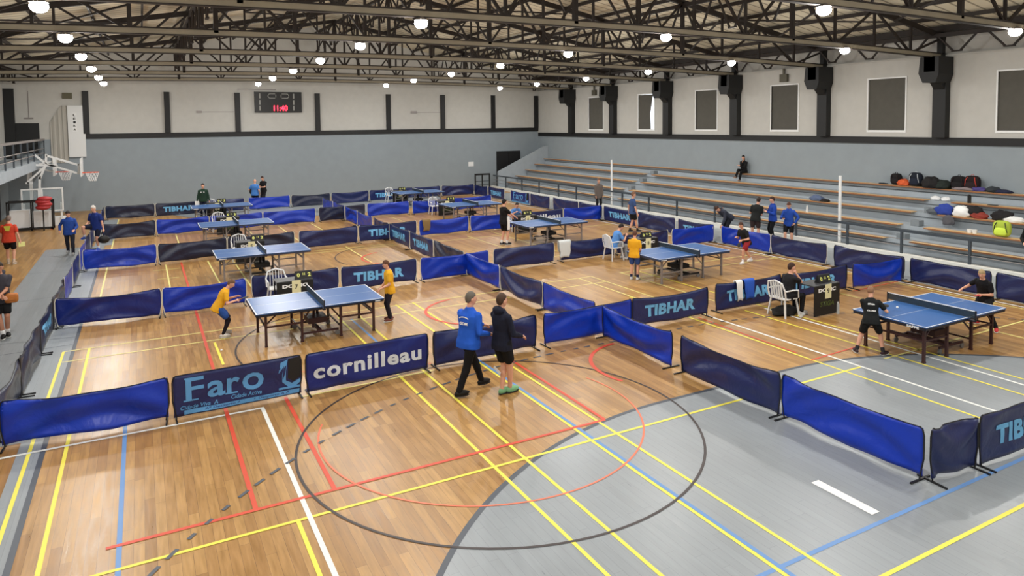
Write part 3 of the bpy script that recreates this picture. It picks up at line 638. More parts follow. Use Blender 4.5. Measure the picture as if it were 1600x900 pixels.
# ---------------------------------------------------------------- tables
def make_table(kind):
    LG = M_LEGB if kind == 'a' else M_LEGG
    t = empty('table_tennis_table', (0, 0, 0))
    W2 = .7625
    for s in (-1, 1):
        a, b = sorted((s * .006, s * 1.37))
        h = MB().b2((a, -W2, .738), (b, W2, .76)).build('tabletop', M_TOP, t)
        l = MB(); z0, z1 = .7602, .7612; e = s * 1.37; i_ = s * 1.35
        l.b2((a, -W2, z0), (b, -W2 + .02, z1)); l.b2((a, W2 - .02, z0), (b, W2, z1)); l.b2((min(e, i_), -W2 + .02, z0), (max(e, i_), W2 - .02, z1)); l.b2((a, -.002, z0), (b, .002, z1))
        l.build('edge_line', M_LINE, h)
        r = MB(); r.b2((a + .012, -W2 + .012, .685), (b - .012, -W2 + .032, .737)); r.b2((a + .012, W2 - .032, .685), (b - .012, W2 - .012, .737))
        r.b2((s * 1.358 - .01, -W2 + .032, .685), (s * 1.358 + .01, W2 - .032, .737)); r.b2((s * .03 - .01, -W2 + .032, .685), (s * .03 + .01, W2 - .032, .737))
        r.build('apron', M_APR if kind == 'a' else mat('grey_blue_apron', (52, 58, 78), .5), h)
        for y in (-.6, .6):
            for x in (1.16, .42):
                w = .05
                g = MB().b2((s * x - w / 2, y - w / 2, .03), (s * x + w / 2, y + w / 2, .685)); g.box((s * x, y, .015), (.06, .06, .03)); g.build('leg', LG, t)
            zz = .42 if kind == 'a' else .3
            MB().bar((s * .42, y, zz), (s * 1.16, y, zz), .035).build('side_rail', LG, t)
            MB().bar((s * 1.13, y, .5), (s * .93, y, .68), .02, .03).build('brace', LG, t)
            MB().bar((s * .45, y, .36), (s * .2, y * .8, .68), .02, .03).build('brace', LG, t)
        for x, z in ((1.16, .42 if kind == 'a' else .5), (.42, .22)): MB().bar((s * x, -.575, z), (s * x, .575, z), .03).build('cross_rail', LG, t)
    u = MB().bar((-.4, -.45, .13), (.4, -.45, .13), .04).bar((-.4, .45, .13), (.4, .45, .13), .04).bar((0, -.45, .14), (0, .45, .14), .06).bar((-.1, -.2, .16), (-.05, -.1, .6), .05).bar((.1, .2, .16), (.05, .1, .6), .05).box((0, 0, .32), (.42, .5, .12))
    u.build('undercarriage', M_BLACK if kind == 'b' else LG, t)
    for x in (-.38, .38):
        for y in (-.45, .45): MB().tube([(x - .0, y - .015, .055), (x, y + .015, .055)], .055, 14).build('wheel', mat('grey_rubber', (120, 118, 116), .7), t)
    nt = MB().b2((-.002, -.9, .765), (.002, .9, .9)).build('net', M_NET, t)
    MB().b2((-.006, -.9, .898), (.006, .9, .914)).build('net_tape', M_LINE, nt)
    for s in (-1, 1):
        MB().b2((-.012, s * .9 - .012, .7), (.012, s * .9 + .012, .915)).b2((-.03, min(s * .9, s * .74), .70), (.03, max(s * .9, s * .74), .732)).build('net_post', M_APR, t)
    return t
ta = make_table('a'); tb = make_table('b')
TB = [('a', 3.34, 15.7, 'dark legged blue table in the front left court, beside the two boys in yellow'), ('a', 14.17, 8.33, 'dark legged blue table in the front right court between two boys in black'),
      ('b', 3.23, 22.78, 'grey legged blue table in the second left court'), ('b', 3.28, 29.9, 'grey legged blue table in the third left court'), ('b', 3.41, 36.9, 'grey legged blue table in the farthest left court'),
      ('b', 14.2, 15.9, 'grey legged blue table in the second right court, boy in yellow beside it'), ('b', 14.1, 23.3, 'grey legged blue table in the third right court, man in black at its left end'), ('b', 14.14, 30.75, 'grey legged blue table in the fourth right court'), ('b', 14.09, 37.9, 'grey legged blue table in the farthest right court')]
ua = ub = False
for k, x, y, lb in TB:
    if k == 'a': t = copy_tree(ta) if ua else ta; ua = True
    else: t = copy_tree(tb) if ub else tb; ub = True
    t.location = (x, y, 0); tag(t, lb, 'ping pong table', 'table tennis tables')
def maker_sign(x, y, z, tx, w, m, par, face=-1):
    me = text_mesh(tx, w, .045, .04); return mesh_obj('maker_sign', me, m, par, (x, y, z))
for t in [o for o in bpy.data.objects if o.name.startswith('table_tennis_table') and o.parent is None]:
    if abs(t.location.x - 14.17) < .01 and t.location.y < 9:
        me = text_mesh('SAPPE', .24, .05, .05); mesh_obj('maker_sign', me, M_LINE, t, (-1.37, -.5, .712), -PI / 2)
    elif abs(t.location.y - 15.7) < .01:
        MB().box((1.22, -.7525, .712), (.12, .004, .02)).build('maker_sign', M_LINE, t)
    else: MB().box((-1.2, -.7525, .712), (.2, .004, .025)).build('maker_sign', M_LINE, t)
# ---------------------------------------------------------------- umpire desks, chairs, flip boards
def make_desk(num):
    t = empty('umpire_desk', (0, 0, 0))
    MB().b2((-.45, -.25, .73), (.45, .25, .755)).build('desk_top', mat('dark_grey_board', (52, 54, 58), .5), t)
    p = MB().b2((-.45, -.26, .03), (.45, -.245, .73)).build('front_panel', M_BLACK, t)
    me = text_mesh('DONIC', .62, .09, .06); mesh_obj('lettering', me, M_LINE, p, (0, -.263, .63))
    me = text_mesh('STIGA', .5, .12, .02, .2); mesh_obj('lettering', me, mat('olive_green_print', (70, 88, 34), .6), p, (0, -.263, .3))
    for x in (-.42, .42): MB().b2((x - .015, .2, 0), (x + .015, .23, .73)).build('leg', M_TUBE, t)
    c = MB().b2((-.08, -.27, .42), (.14, -.266, .76)).build('number_card', mat('cream_card', (226, 222, 178), .7), t)
    if num: me = text_mesh(num, .075, .12, .03); mesh_obj('numeral', me, M_BLACK, c, (.03, -.272, .6))
    return t
def make_chair():
    t = empty('garden_chair', (0, 0, 0))
    MB().box((0, 0, .43), (.46, .44, .025)).build('seat', M_PLAST, t)
    b = MB(); pts = [(-.24, .2, .44), (-.25, .25, .65), (-.2, .29, .82), (0, .3, .88), (.2, .29, .82), (.25, .25, .65), (.24, .2, .44)]
    b.tube(pts, .02, 8)
    for x in (-.15, -.075, 0, .075, .15): b.bar((x, .21, .45), (x * .95, .285, .84), .045, .012, up=(1, 0, 0))
    b.build('backrest', M_PLAST, t)
    for s in (-1, 1):
        MB().tube([(s * .25, .25, .64), (s * .27, 0, .65), (s * .26, -.2, .63), (s * .25, -.22, .45)], .018, 8).build('armrest', M_PLAST, t)
        for y in (-.2, .2): MB().bar((s * .2, y * .95, .42), (s * .26, y * 1.2, 0), .035, .03).build('leg', M_PLAST, t)
    return t
def make_flip():
    t = empty('flip_scoreboard', (0, 0, 0))
    MB().prism([(-.08, 0), (.08, 0), (.01, .19), (-.01, .19)], -.21, .21, 'X').build('stand', M_BLACK, t)
    for i, x in enumerate((-.15, .15)):
        me = text_mesh('0' if i == 0 else '2', .075, .1, .04); o = mesh_obj('digit', me, mat('yellow_digit', (222, 226, 120), .5), t, (x * .9, -.055, .095)); o.rotation_euler = (math.radians(-20.2), 0, 0)
    me = text_mesh('11', .055, .06, .04); o = mesh_obj('digit', me, MATS['yellow_digit'], t, (0, -.050, .115)); o.rotation_euler = (math.radians(-20.2), 0, 0)
    return t
dproto = {}
chair0 = make_chair(); flip0 = make_flip(); cu_ = fu_ = False
DESK = [('7', 3.3, 18.05, 0, -.28, .25, 'T7', 'front left court'), ('5', 3.15, 24.9, 0, -.25, .25, '', 'second left court'), ('', 3.2, 32.1, 0, -.3, .15, '', 'third left court'), ('', 3.3, 38.4, 0, -.2, .25, '', 'farthest left court'),
        ('9', 14.25, 11.05, 0, None, .12, '', 'front right court'), ('8', 14.85, 18.4, 0, None, .1, '', 'second right court'), ('6', 14.3, 25.6, 0, None, .1, '', 'third right court'),
        ('', 13.6, 32.7, 0, -.3, .3, '', 'fourth right court'), ('', 13.4, 39.3, 0, -.3, .2, '', 'farthest right court')]
for num, x, y, rz, cx_, fx, _, wh in DESK:
    t = make_desk(num); t.location = (x, y, 0)
    tag(t, 'black umpire desk with %s in the %s' % ('a cream card numbered ' + num if num else 'a plain cream card', wh), 'desk', 'umpire desks')
    f = copy_tree(flip0) if fu_ else flip0; fu_ = True; f.location = (x + fx, y - .05, .757)
    tag(f, 'black flip scoreboard on the umpire desk of the %s' % wh, 'scoreboard', 'flip scoreboards on the umpire desks')
    if cx_ is not None:
        c = copy_tree(chair0) if cu_ else chair0; cu_ = True; c.location = (x + cx_, y + .62, 0)
        tag(c, 'empty white plastic armchair behind the umpire desk of the %s' % wh, 'chair', 'white plastic umpire chairs')
for x, y, rz, wh in ((13.42, 11.35, PI / 2, 'seated umpire in black of the front right court'), (14.0, 18.9, PI / 2, 'seated boy umpire in light blue'), (14.2, 26.3, 0, 'seated umpire behind the man in black')):
    c = copy_tree(chair0); c.location = (x, y, 0); c.rotation_euler = (0, 0, rz); tag(c, 'white plastic armchair under the %s' % wh, 'chair', 'white plastic umpire chairs')
# ---------------------------------------------------------------- people
def remesh(mb, vox, smooth=3, fold=0.0, seed=0, s=1.0):
    me = bpy.data.meshes.new('tmp'); me.from_pydata([tuple(Vector(p) * s) for p in mb.v], [], mb.f)
    bm = bmesh.new(); bm.from_mesh(me); bmesh.ops.remove_doubles(bm, verts=bm.verts, dist=1e-6); bmesh.ops.recalc_face_normals(bm, faces=bm.faces); bm.to_mesh(me); bm.free()
    o = bpy.data.objects.new('tmp', me); COL.objects.link(o)
    r = o.modifiers.new('r', 'REMESH'); r.mode = 'VOXEL'; r.voxel_size = vox * s; r.use_smooth_shade = True
    if smooth: q = o.modifiers.new('s', 'SMOOTH'); q.iterations = smooth; q.factor = .5
    dg = bpy.context.evaluated_depsgraph_get(); dg.update()
    out = bpy.data.meshes.new_from_object(o.evaluated_get(dg)); bpy.data.objects.remove(o); bpy.data.meshes.remove(me)
    if fold:
        ns = [v.normal.copy() for v in out.vertices]
        for v, n in zip(out.vertices, ns):
            p = v.co / s; f = noise.noise(Vector((p.x * 9 + seed, p.y * 9, p.z * 6))) + .5 * noise.noise(Vector((p.x * 20, p.y * 20 + seed, p.z * 13)))
            v.co += n * (f * fold * s)
    out.shade_smooth(); out.materials.clear(); return out
def cap(mb, p, q, r1, r2, rm=None, n=12, ex=0):
    """tapered capsule with optional mid radius"""
    p, q = Vector(p), Vector(q); d = q - p; L = d.length; d = d / L if L > 1e-6 else Vector((0, 0, 1))
    u = Vector((0, 0, 1)) if abs(d.z) < .9 else Vector((0, 1, 0)); a = d.cross(u).normalized(); b = d.cross(a)
    rings = []
    for k in range(4): t = -PI / 2 + PI / 2 * (k + .35) / 4; rings.append((r1 * math.sin(t), r1 * math.cos(t)))
    rings.append((0, r1))
    if rm: rings += [(L * .3, rm), (L * .6, (rm + r2) / 2 * 1.0)]
    rings.append((L, r2))
    for k in range(1, 4): t = PI / 2 * (k) / 4; rings.append((L + r2 * math.sin(t), r2 * math.cos(t)))
    vs = []; fs = []
    for z, r in rings:
        for i in range(n): t = 2 * PI * i / n; vs.append(p + d * z + a * math.cos(t) * r + b * math.sin(t) * r)
    m_ = len(rings)
    for j in range(m_ - 1):
        for i in range(n): i2 = (i + 1) % n; fs.append((j * n + i, j * n + i2, (j + 1) * n + i2, (j + 1) * n + i))
    fs.append(tuple(range(n - 1, -1, -1))); fs.append(tuple(range((m_ - 1) * n, m_ * n)))
    mb.add(vs, fs)
def loft(mb, secs, fr, org, n=18):
    vs = []; fs = []
    for dz, rx, ry, *o in secs:
        oy = o[0] if o else 0
        for i in range(n):
            t = 2 * PI * i / n; c, s_ = math.cos(t), math.sin(t)
            x = rx * math.copysign(abs(c) ** .85, c); y = ry * math.copysign(abs(s_) ** .85, s_) + oy
            vs.append(org + fr @ Vector((x, y, dz)))
    for j in range(len(secs) - 1):
        for i in range(n): i2 = (i + 1) % n; fs.append((j * n + i, j * n + i2, (j + 1) * n + i2, (j + 1) * n + i))
    fs.append(tuple(range(n - 1, -1, -1))); fs.append(tuple(range((len(secs) - 1) * n, len(secs) * n)))
    mb.add(vs, fs)
def ik(a, b, l1, l2, pole):
    a, b = Vector(a), Vector(b); d = b - a; L = min(d.length, (l1 + l2) * .998); d.normalize(); b = a + d * L
    x = (l1 * l1 - l2 * l2 + L * L) / (2 * L); h = math.sqrt(max(l1 * l1 - x * x, 0)); p = Vector(pole); p = (p - d * p.dot(d))
    p = p.normalized() if p.length > 1e-4 else Vector((0, 1, 0))
    return a + d * x + p * h, b
def colm(rgb, kind='cloth'):
    k = '%s_%02x%02x%02x' % (kind, *rgb)
    return mat(k, rgb, .8 if kind == 'cloth' else .6, spec=.25)
SHOE = {}
NP = [0]
def person(label, x, y, h, yaw, z0=0.0, hip=(0, 0, .93), lean=(2, 0), twist=0, fL=(-.10, 0, 0), fR=(.10, 0, 0), tL=8, tR=-8, kL=(-.1, 1, 0), kR=(.1, 1, 0), hL=(-.26, .04, .82), hR=(.26, .04, .82),
           eL=(-.5, -1, -.2), eR=(.5, -1, -.2), head=(5, 0), top=(30, 60, 150), sleeve='short', bottom=(15, 15, 18), legs='trousers', leggings=None, socks=(230, 230, 230), shoes=(30, 30, 34), hair=(52, 38, 30),
           hairl=0, skin=None, bulk=1.0, vox=.012, hood=False, open_top=None, curl=.5, group=None, bald=False, coat=0, sole=(224, 224, 220)):
    NP[0] += 1; s = h / 1.75; t = empty('person', (x, y, z0), math.radians(yaw), label, 'person', group)
    SK = skin or M_SKIN; hip = Vector(hip)
    T = Matrix.Rotation(math.radians(twist), 3, 'Z') @ Matrix.Rotation(-math.radians(lean[0]), 3, 'X') @ Matrix.Rotation(math.radians(lean[1]), 3, 'Y')
    P = Matrix.Rotation(math.radians(twist * .4), 3, 'Z') @ Matrix.Rotation(-math.radians(lean[0] * .5), 3, 'X') @ Matrix.Rotation(math.radians(lean[1] * .5), 3, 'Y')
    sh = [hip + T @ Vector((sx * .170 * bulk ** .5, 0, .432)) for sx in (-1, 1)]; hj = [hip + P @ Vector((sx * .092, 0, -.02)) for sx in (-1, 1)]
    ank = [Vector((f[0], f[1], f[2] + .085)) for f in (fL, fR)]; knee = []; 
    for i in (0, 1):
        k, a = ik(hj[i], ank[i], .43, .42, (kL, kR)[i]); knee.append(k); ank[i] = a
    wr = []; el = []
    for i in (0, 1):
        e, w = ik(sh[i], (hL, hR)[i], .285, .255, (eL, eR)[i]); el.append(e); wr.append(w)
    H = T @ Matrix.Rotation(math.radians(head[1]), 3, 'Z') @ Matrix.Rotation(-math.radians(head[0] - lean[0] * .6), 3, 'X')
    nb = hip + T @ Vector((0, .0, .55)); hc = nb + H @ Vector((0, .022, .155))
    B = MB(); bk = bulk
    loft(B, [(-.10, .12, .09), (-.03, .162 * bk, .112 * bk), (.07, .152 * bk, .102 * bk, .005 * bk), (.2, .146 * bk, .1 * bk, .012), (.33, .165 * bk, .112 * bk), (.42, .172 * bk, .1 * bk), (.465, .145, .09), (.5, .1, .075), (.54, .064, .062)], T, hip)
    cap(B, nb - T @ Vector((0, 0, .06)), hc - H @ Vector((0, .01, .05)), .058, .052)
    B.ell(hc, (.073, .09, .112), 16, 12, M=H); B.ell(hc + H @ Vector((0, .03, -.055)), (.05, .058, .058), 12, 8, M=H)
    B.ell(hc + H @ Vector((0, .093, -.012)), (.012, .018, .024), 8, 6, M=H); B.ell(hc + H @ Vector((0, .078, -.052)), (.024, .012, .01), 8, 6, M=H)
    for sx in (-1, 1): B.ell(hc + H @ Vector((sx * .076, -.005, -.01)), (.012, .02, .032), 8, 6, M=H)
    for i in (0, 1):
        sx = (-1, 1)[i]
        cap(B, sh[i], el[i], .05 * bk ** .5, .038, .047); cap(B, el[i], wr[i], .038, .026, .038)
        cap(B, hj[i], knee[i], .085 * bk ** .5, .055, .078 * bk ** .5); cap(B, knee[i], ank[i], .053, .036, .055)
        d = (wr[i] - el[i]).normalized(); n_ = Vector((-sx, 0, 0)) - d * (-sx * d.x); n_ = n_.normalized() if n_.length > .2 else Vector((0, 0, -1)); sd = d.cross(n_) * 1.0
        if abs(d.z) < .7: n_ = (Vector((-sx * .5, 0, -1))); n_ = (n_ - d * n_.dot(d)).normalized(); sd = d.cross(n_)
        if sd.dot(Vector((0, 1, .6))) < 0: sd = -sd
        cap(B, wr[i], wr[i] + d * .075 + sd * .018, .023, .02); cap(B, wr[i], wr[i] + d * .075 - sd * .018, .023, .02)
        for q, (off, ln) in enumerate(((-.031, .062), (-.0105, .075), (.0105, .08), (.031, .07))):
            b0 = wr[i] + d * .078 + sd * off; d1 = (d + n_ * curl * .8).normalized(); d2 = (d + n_ * curl * 2.2).normalized()
            b1 = b0 + d1 * ln * .5; cap(B, b0, b1, .0105, .0098, n=8); cap(B, b1, b1 + d2 * ln * .45, .0098, .0085, n=8)
        b0 = wr[i] + d * .03 + sd * .028; b1 = b0 + (d * .7 + sd * .6 + n_ * .3).normalized() * .042; cap(B, b0, b1, .012, .011, n=8); cap(B, b1, b1 + (d + n_ * .6).normalized() * .03, .011, .009, n=8)
        fd = Matrix.Rotation(math.radians((tL, tR)[i]), 3, 'Z') @ Vector((0, 1, 0)); cap(B, ank[i] - Vector((0, 0, .04)), ank[i] + fd * .13 - Vector((0, 0, .055)), .036, .026)
    mesh_obj('body', remesh(B, vox, 1, s=s), SK, t)
    # hair
    if not bald:
        hb = MB()
        def hf(p):
            k = 1.0
            if p.y > .15 and p.z < .42 - .25 * abs(p.x): k = .86
            if p.z < -.25 and p.y > -.25 and not (hairl and p.y < .1): k = .8
            if p.z < -.78: k = .8
            return p * k
        hb.ell(hc + H @ Vector((0, -.008, .012)), (.083, .1, .118), 20, 14, M=H, fn=hf)
        if hairl:
            hb.ell(hc + H @ Vector((0, -.06, -.06 - hairl / 2)), (.07, .04, .1 + hairl / 2), 14, 10, M=H)
        o = hb.build('hair', colm(hair, 'hair'), t, smooth=True); o.scale = (s, s, s)
    if vox < .0125:
        for sx in (-1, 1):
            e = MB().ell(hc + H @ Vector((sx * .03, .083, .012)), (.011, .007, .006), 8, 6, M=H).build('eye', mat('dark_eye', (38, 28, 24), .3), t, smooth=True); e.scale = (s, s, s)
        e = MB().ell(hc + H @ Vector((0, .087, -.052)), (.022, .007, .005), 8, 6, M=H).build('mouth', mat('lip', (158, 92, 84), .6), t, smooth=True); e.scale = (s, s, s)
    # clothes
    vs_ = vox * 1.15
    C = MB(); g = .02; hem = -.13 - coat
    loft(C, [(hem, .202 * bk, .146 * bk), (-.03, .2 * bk, .146 * bk), (.07, .18 * bk, .13 * bk, .005), (.2, .17 * bk, .12 * bk, .01), (.33, .184 * bk, .13 * bk), (.42, .19 * bk, .12 * bk), (.465, .165, .106), (.5, .122, .09), (.53, .085, .078), (.54 if sleeve == 'short' else .565, .068, .07)], T, hip)
    for i in (0, 1):
        if sleeve == 'short': cap(C, sh[i], sh[i].lerp(el[i], .62), .07 * bk ** .5, .066); 
        elif sleeve == 'long': cap(C, sh[i], el[i], .07 * bk ** .5, .055, .066); cap(C, el[i], el[i].lerp(wr[i], .93), .055, .04, .053)
    if hood: C.ell(nb + T @ Vector((0, -.06, .0)), (.12, .09, .075), 14, 10, M=T)
    mesh_obj('jacket' if sleeve == 'long' else 'shirt', remesh(C, vs_, 2, .007, NP[0], s), colm(top), t)
    Q = MB()
    loft(Q, [(-.14, .14, .11), (-.09, .168 * bk, .126 * bk), (-.02, .17 * bk, .122 * bk), (.05, .148 * bk, .104 * bk)], P, hip)
    for i in (0, 1):
        if legs == 'shorts': cap(Q, hj[i], hj[i].lerp(knee[i], .72), .108 * bk ** .5, .092, .105 * bk ** .5)
        else: cap(Q, hj[i], knee[i], .094 * bk ** .5, .07, .092 * bk ** .5); cap(Q, knee[i], knee[i].lerp(ank[i], .95), .072, .054, .068)
    mesh_obj('shorts' if legs == 'shorts' else 'trousers', remesh(Q, vs_, 2, .007, NP[0] + 5, s), colm(bottom), t)
    for i in (0, 1):
        if leggings:
            g_ = MB(); cap(g_, hj[i].lerp(knee[i], .55), knee[i], .078, .062); cap(g_, knee[i], knee[i].lerp(ank[i], .93), .062, .043, .061); mesh_obj('legging', remesh(g_, vs_, 1, s=s), colm(leggings), t)
        if legs == 'shorts' and socks and not leggings:
            g_ = MB(); cap(g_, ank[i].lerp(knee[i], .2), ank[i], .05, .045); mesh_obj('sock', remesh(g_, vs_, 1, s=s), colm(socks), t)
        fd = Matrix.Rotation(math.radians((tL, tR)[i]), 3, 'Z')
        f = MB()
        def sf(p): return Vector((p.x, p.y, max(p.z, -.78) * (1 if p.y < -.1 else 1 - .35 * (p.y + .1))))
        f.ell(ank[i] + fd @ Vector((0, .055, -.028)), (.05, .142, .062), 16, 10, M=fd, fn=sf)
        sh_ = f.build('shoe', colm(shoes, 'shoe'), t, smooth=True); sh_.scale = (s, s, s)
        q = MB().ell(ank[i] + fd @ Vector((0, .055, -.068)), (.052, .144, .017), 16, 6, M=fd).build('sole', colm(sole, 'sole'), sh_, smooth=True)
    t['_s'] = s
    info = dict(root=t, s=s, hip=hip, T=T, H=H, hc=hc, wr=wr, el=el, sh=sh, nb=nb, knee=knee, ank=ank)
    del t['_s']; return info
def chest_mark(pi, me_or_mb, m, name, x, z, back=False, off=.14):
    """flat print following the torso frame"""
    T = pi['T']; s = pi['s']; ry = -1 if back else 1
    base = pi['hip'] + T @ Vector((x, ry * off, z))
    o = bpy.data.objects.new(name, me_or_mb); me_or_mb.name = name; me_or_mb.materials.clear(); me_or_mb.materials.append(m); COL.objects.link(o); o.parent = pi['root']; o.location = base * s
    Rm = T.to_4x4() @ (Matrix.Identity(4) if back else Matrix.Rotation(PI, 4, 'Z')); o.rotation_euler = Rm.to_euler(); o.scale = (s, s, s); return o
def wpt(pi, p):
    r = pi['root']; v = Vector(p) * pi['s']; c, s_ = math.cos(r.rotation_euler.z), math.sin(r.rotation_euler.z)
    return Vector((r.location.x + v.x * c - v.y * s_, r.location.y + v.x * s_ + v.y * c, r.location.z + v.z))
def racket(pi, hand, label, red=False, d=(0, 1, .2)):
    w = pi['wr'][hand]; dr = (w - pi['el'][hand]).normalized(); p = wpt(pi, w + dr * .08)
    t = empty('table_tennis_racket', p, pi['root'].rotation_euler.z, label, 'racket')
    d = Vector(d).normalized()
    MB().bar(-d * .04, d * .08, .028, .022).build('handle', M_BENCHE, t)
    M3 = d.to_track_quat('Y', 'Z').to_matrix()
    MB().ell(d * .15, (.075, .08, .007), 20, 6, M=M3).build('blade', mat('red_rubber', (196, 60, 66), .6) if red else M_BLACK, t, smooth=True)
    return t
FT = lambda u, v: (fl(u, v).x, fl(u, v).y)
def hgt(u, v, vt):
    P = fl(u, v); r = ray(u, vt); t = math.hypot(P.x, P.y) / math.hypot(r.x, r.y); return t * r.z + EYE
SC_ = dict(socks=(225, 225, 222))
# two men in front
x, y = FT(733, 614)
p1 = person('grey haired man in royal blue jacket and black trousers walking in front of the barriers', x, y, 1.76, -80, lean=(5, 0), twist=18, fL=(-.07, .33, 0), fR=(.08, -.27, .0), tL=0, tR=-12, hL=(-.16, .42, 1.08), hR=(.2, .3, 1.02), eL=(-.4, -.6, -.6), eR=(.4, -.8, -.5),
            head=(2, -38), top=(34, 88, 196), sleeve='long', bottom=(14, 14, 18), hair=(98, 92, 84), shoes=(24, 22, 22), sole=(40, 36, 36), vox=.009, bulk=1.1)
me = text_mesh('GDM', .17, .05, .05); chest_mark(p1, me, M_WHITE, 'back_lettering', 0, .30, True, .158)
mb = MB(); 
for k in range(8):
    a0, a1 = math.radians(150 - k * 15), math.radians(135 - k * 15); mb.bar((.11 * math.cos(a0), 0, .05 * math.sin(a0)), (.11 * math.cos(a1), 0, .05 * math.sin(a1)), .004, .016)
o = mb.build('tmp', M_WHITE); q = o.data; bpy.data.objects.remove(o); chest_mark(p1, q, M_WHITE, 'back_print', 0, .36, True, .158)
x, y = FT(785, 617)
p2 = person('man in dark hooded top, black shorts and green shoes beside the man in blue', x, y, 1.76, -75, lean=(-1, 0), fL=(-.03, .02, 0), fR=(.02, .16, 0), tL=5, tR=-5, hL=(-.13, .34, 1.0), hR=(.2, .28, 1.0), eL=(-.4, -.6, -.5), eR=(.4, -.8, -.5),
            head=(0, -12), top=(22, 26, 44), sleeve='long', bottom=(14, 15, 20), legs='shorts', socks=None, shoes=(120, 172, 128), sole=(30, 36, 40), hair=(70, 52, 40), hood=True, vox=.009)
# front left court
x, y = FT(350, 525)
p3 = person('boy in yellow shirt and dark leggings crouching at the front left table', x, y, 1.42, -88, hip=(0, -.14, .83), lean=(28, 0), fL=(-.17, .05, 0), fR=(.17, -.05, 0), hL=(-.14, .36, 1.02), hR=(.18, .3, .98), head=(26, -15),
            top=(226, 168, 40), bottom=(40, 78, 150), legs='shorts', leggings=(26, 20, 28), shoes=(206, 200, 196), hair=(108, 80, 58), vox=.009)
racket(p3, 1, 'dark racket in the hand of the crouching boy in yellow')
x, y = FT(610, 501)
p4 = person('boy in yellow shirt standing at the right end of the front left table', x, y, 1.47, 88, lean=(4, 0), fL=(-.09, .03, 0), fR=(.09, -.04, 0), hL=(-.16, .30, .98), hR=(.2, .22, .9), head=(14, 5),
            top=(228, 170, 40), sleeve='short', bottom=(34, 32, 44), legs='trousers', shoes=(120, 72, 62), hair=(92, 60, 42), vox=.009)
racket(p4, 0, 'dark racket in the hand of the standing boy in yellow, front left court', d=(0, .6, -.8))
# front right court
x, y = fl(1360, 553).x, fl(1360, 553).y
p5 = person('boy in black kit playing at the near end of the front right table', x, y, 1.40, -62, hip=(0, 0, .87), lean=(20, 0), twist=12, fL=(-.30, -.10, 0), fR=(.27, .05, 0), tL=30, tR=-35, hL=(-.05, .42, 1.08), hR=(.26, .42, 1.06), head=(16, -18),
            top=(20, 24, 26), bottom=(18, 20, 22), legs='shorts', socks=(40, 40, 44), shoes=(60, 40, 46), hair=(140, 104, 78), vox=.009)
me = text_mesh('STIGA', .16, .04, .05); chest_mark(p5, me, M_WHITE, 'back_lettering', 0, .36, True, .14)
me = text_mesh('CLUBE', .2, .035, .04); chest_mark(p5, me, M_WHITE, 'back_lettering', 0, .2, True, .14)
racket(p5, 1, 'racket in the hand of the boy in black at the front right table')
P = fl(1541, 512)
p6 = person('fair haired boy in black kit lunging at the far end of the front right table', P.x, P.y, 1.46, 84, hip=(.05, 0, .84), lean=(22, -6), fL=(-.34, .12, 0), fR=(.36, -.14, 0), tL=30, tR=-40, hL=(-.1, .36, .95), hR=(.42, .38, 1.0), head=(14, 15),
            top=(18, 18, 22), bottom=(20, 20, 24), legs='trousers', shoes=(204, 60, 66), hair=(170, 148, 110), vox=.009)
racket(p6, 0, 'red racket in the hand of the fair haired boy in black', True, (-.5, 1, .1))
x, y = 13.46, 11.3
p7 = person('umpire in black with white stripe sitting with hand on chin at the front right desk', x, y, 1.62, -95, hip=(0, 0, .55), lean=(14, 0), fL=(-.14, .42, 0), fR=(.12, .40, 0), hL=(-.12, .42, .86), hR=(.08, .24, 1.08), eR=(.4, .1, -1), eL=(-.5, 0, -1), head=(0, -25), top=(24, 24, 28),
            bottom=(26, 26, 30), hair=(60, 40, 32), shoes=(220, 220, 220), vox=.010)
# second right court
x, y = FT(991, 437)
p8 = person('boy in yellow shirt and blue shorts standing with his back turned', x, y, 1.46, -55, fL=(-.11, 0, 0), fR=(.11, .02, 0), hL=(-.12, .26, .98), hR=(.14, .26, 1.0), head=(16, 0),
            top=(232, 170, 36), bottom=(52, 78, 142), legs='shorts', socks=(34, 40, 70), shoes=(226, 226, 228), hair=(92, 60, 48), vox=.010)
x, y = 14.03, 18.9
p9 = person('boy umpire in light blue shirt sitting and writing at his desk', x, y, 1.62, -100, hip=(0, 0, .55), lean=(20, 0), fL=(-.13, .40, 0), fR=(.13, .42, 0), hL=(-.1, .44, .88), hR=(.14, .42, .88), eL=(-.6, 0, -1), eR=(.6, 0, -1), head=(24, -5), top=(86, 138, 204),
            bottom=(150, 152, 156), hair=(40, 32, 30), shoes=(220, 220, 220), vox=.011)
P = fl(1165, 411)
p10 = person('boy in black shirt and red shorts lunging at the right end of his table', P.x, P.y, 1.50, 92, hip=(0, -.02, .84), lean=(24, 0), fL=(-.1, .26, 0), fR=(.1, -.42, 0), hL=(-.2, .42, .95), hR=(.1, .40, 1.02), head=(8, 0),
             top=(24, 26, 30), bottom=(150, 40, 48), legs='shorts', socks=(228, 228, 230), shoes=(230, 230, 232), hair=(78, 54, 44), vox=.010)
mb = MB().bar((0, 0, -.1), (.03, 0, .3), .004, .035); o = mb.build('tmp', M_WHITE); q = o.data; bpy.data.objects.remove(o); chest_mark(p10, q, M_WHITE, 'side_stripe', .0, .05, True, .142)
racket(p10, 0, 'black racket in the hand of the boy in red shorts', d=(0, .4, -1))
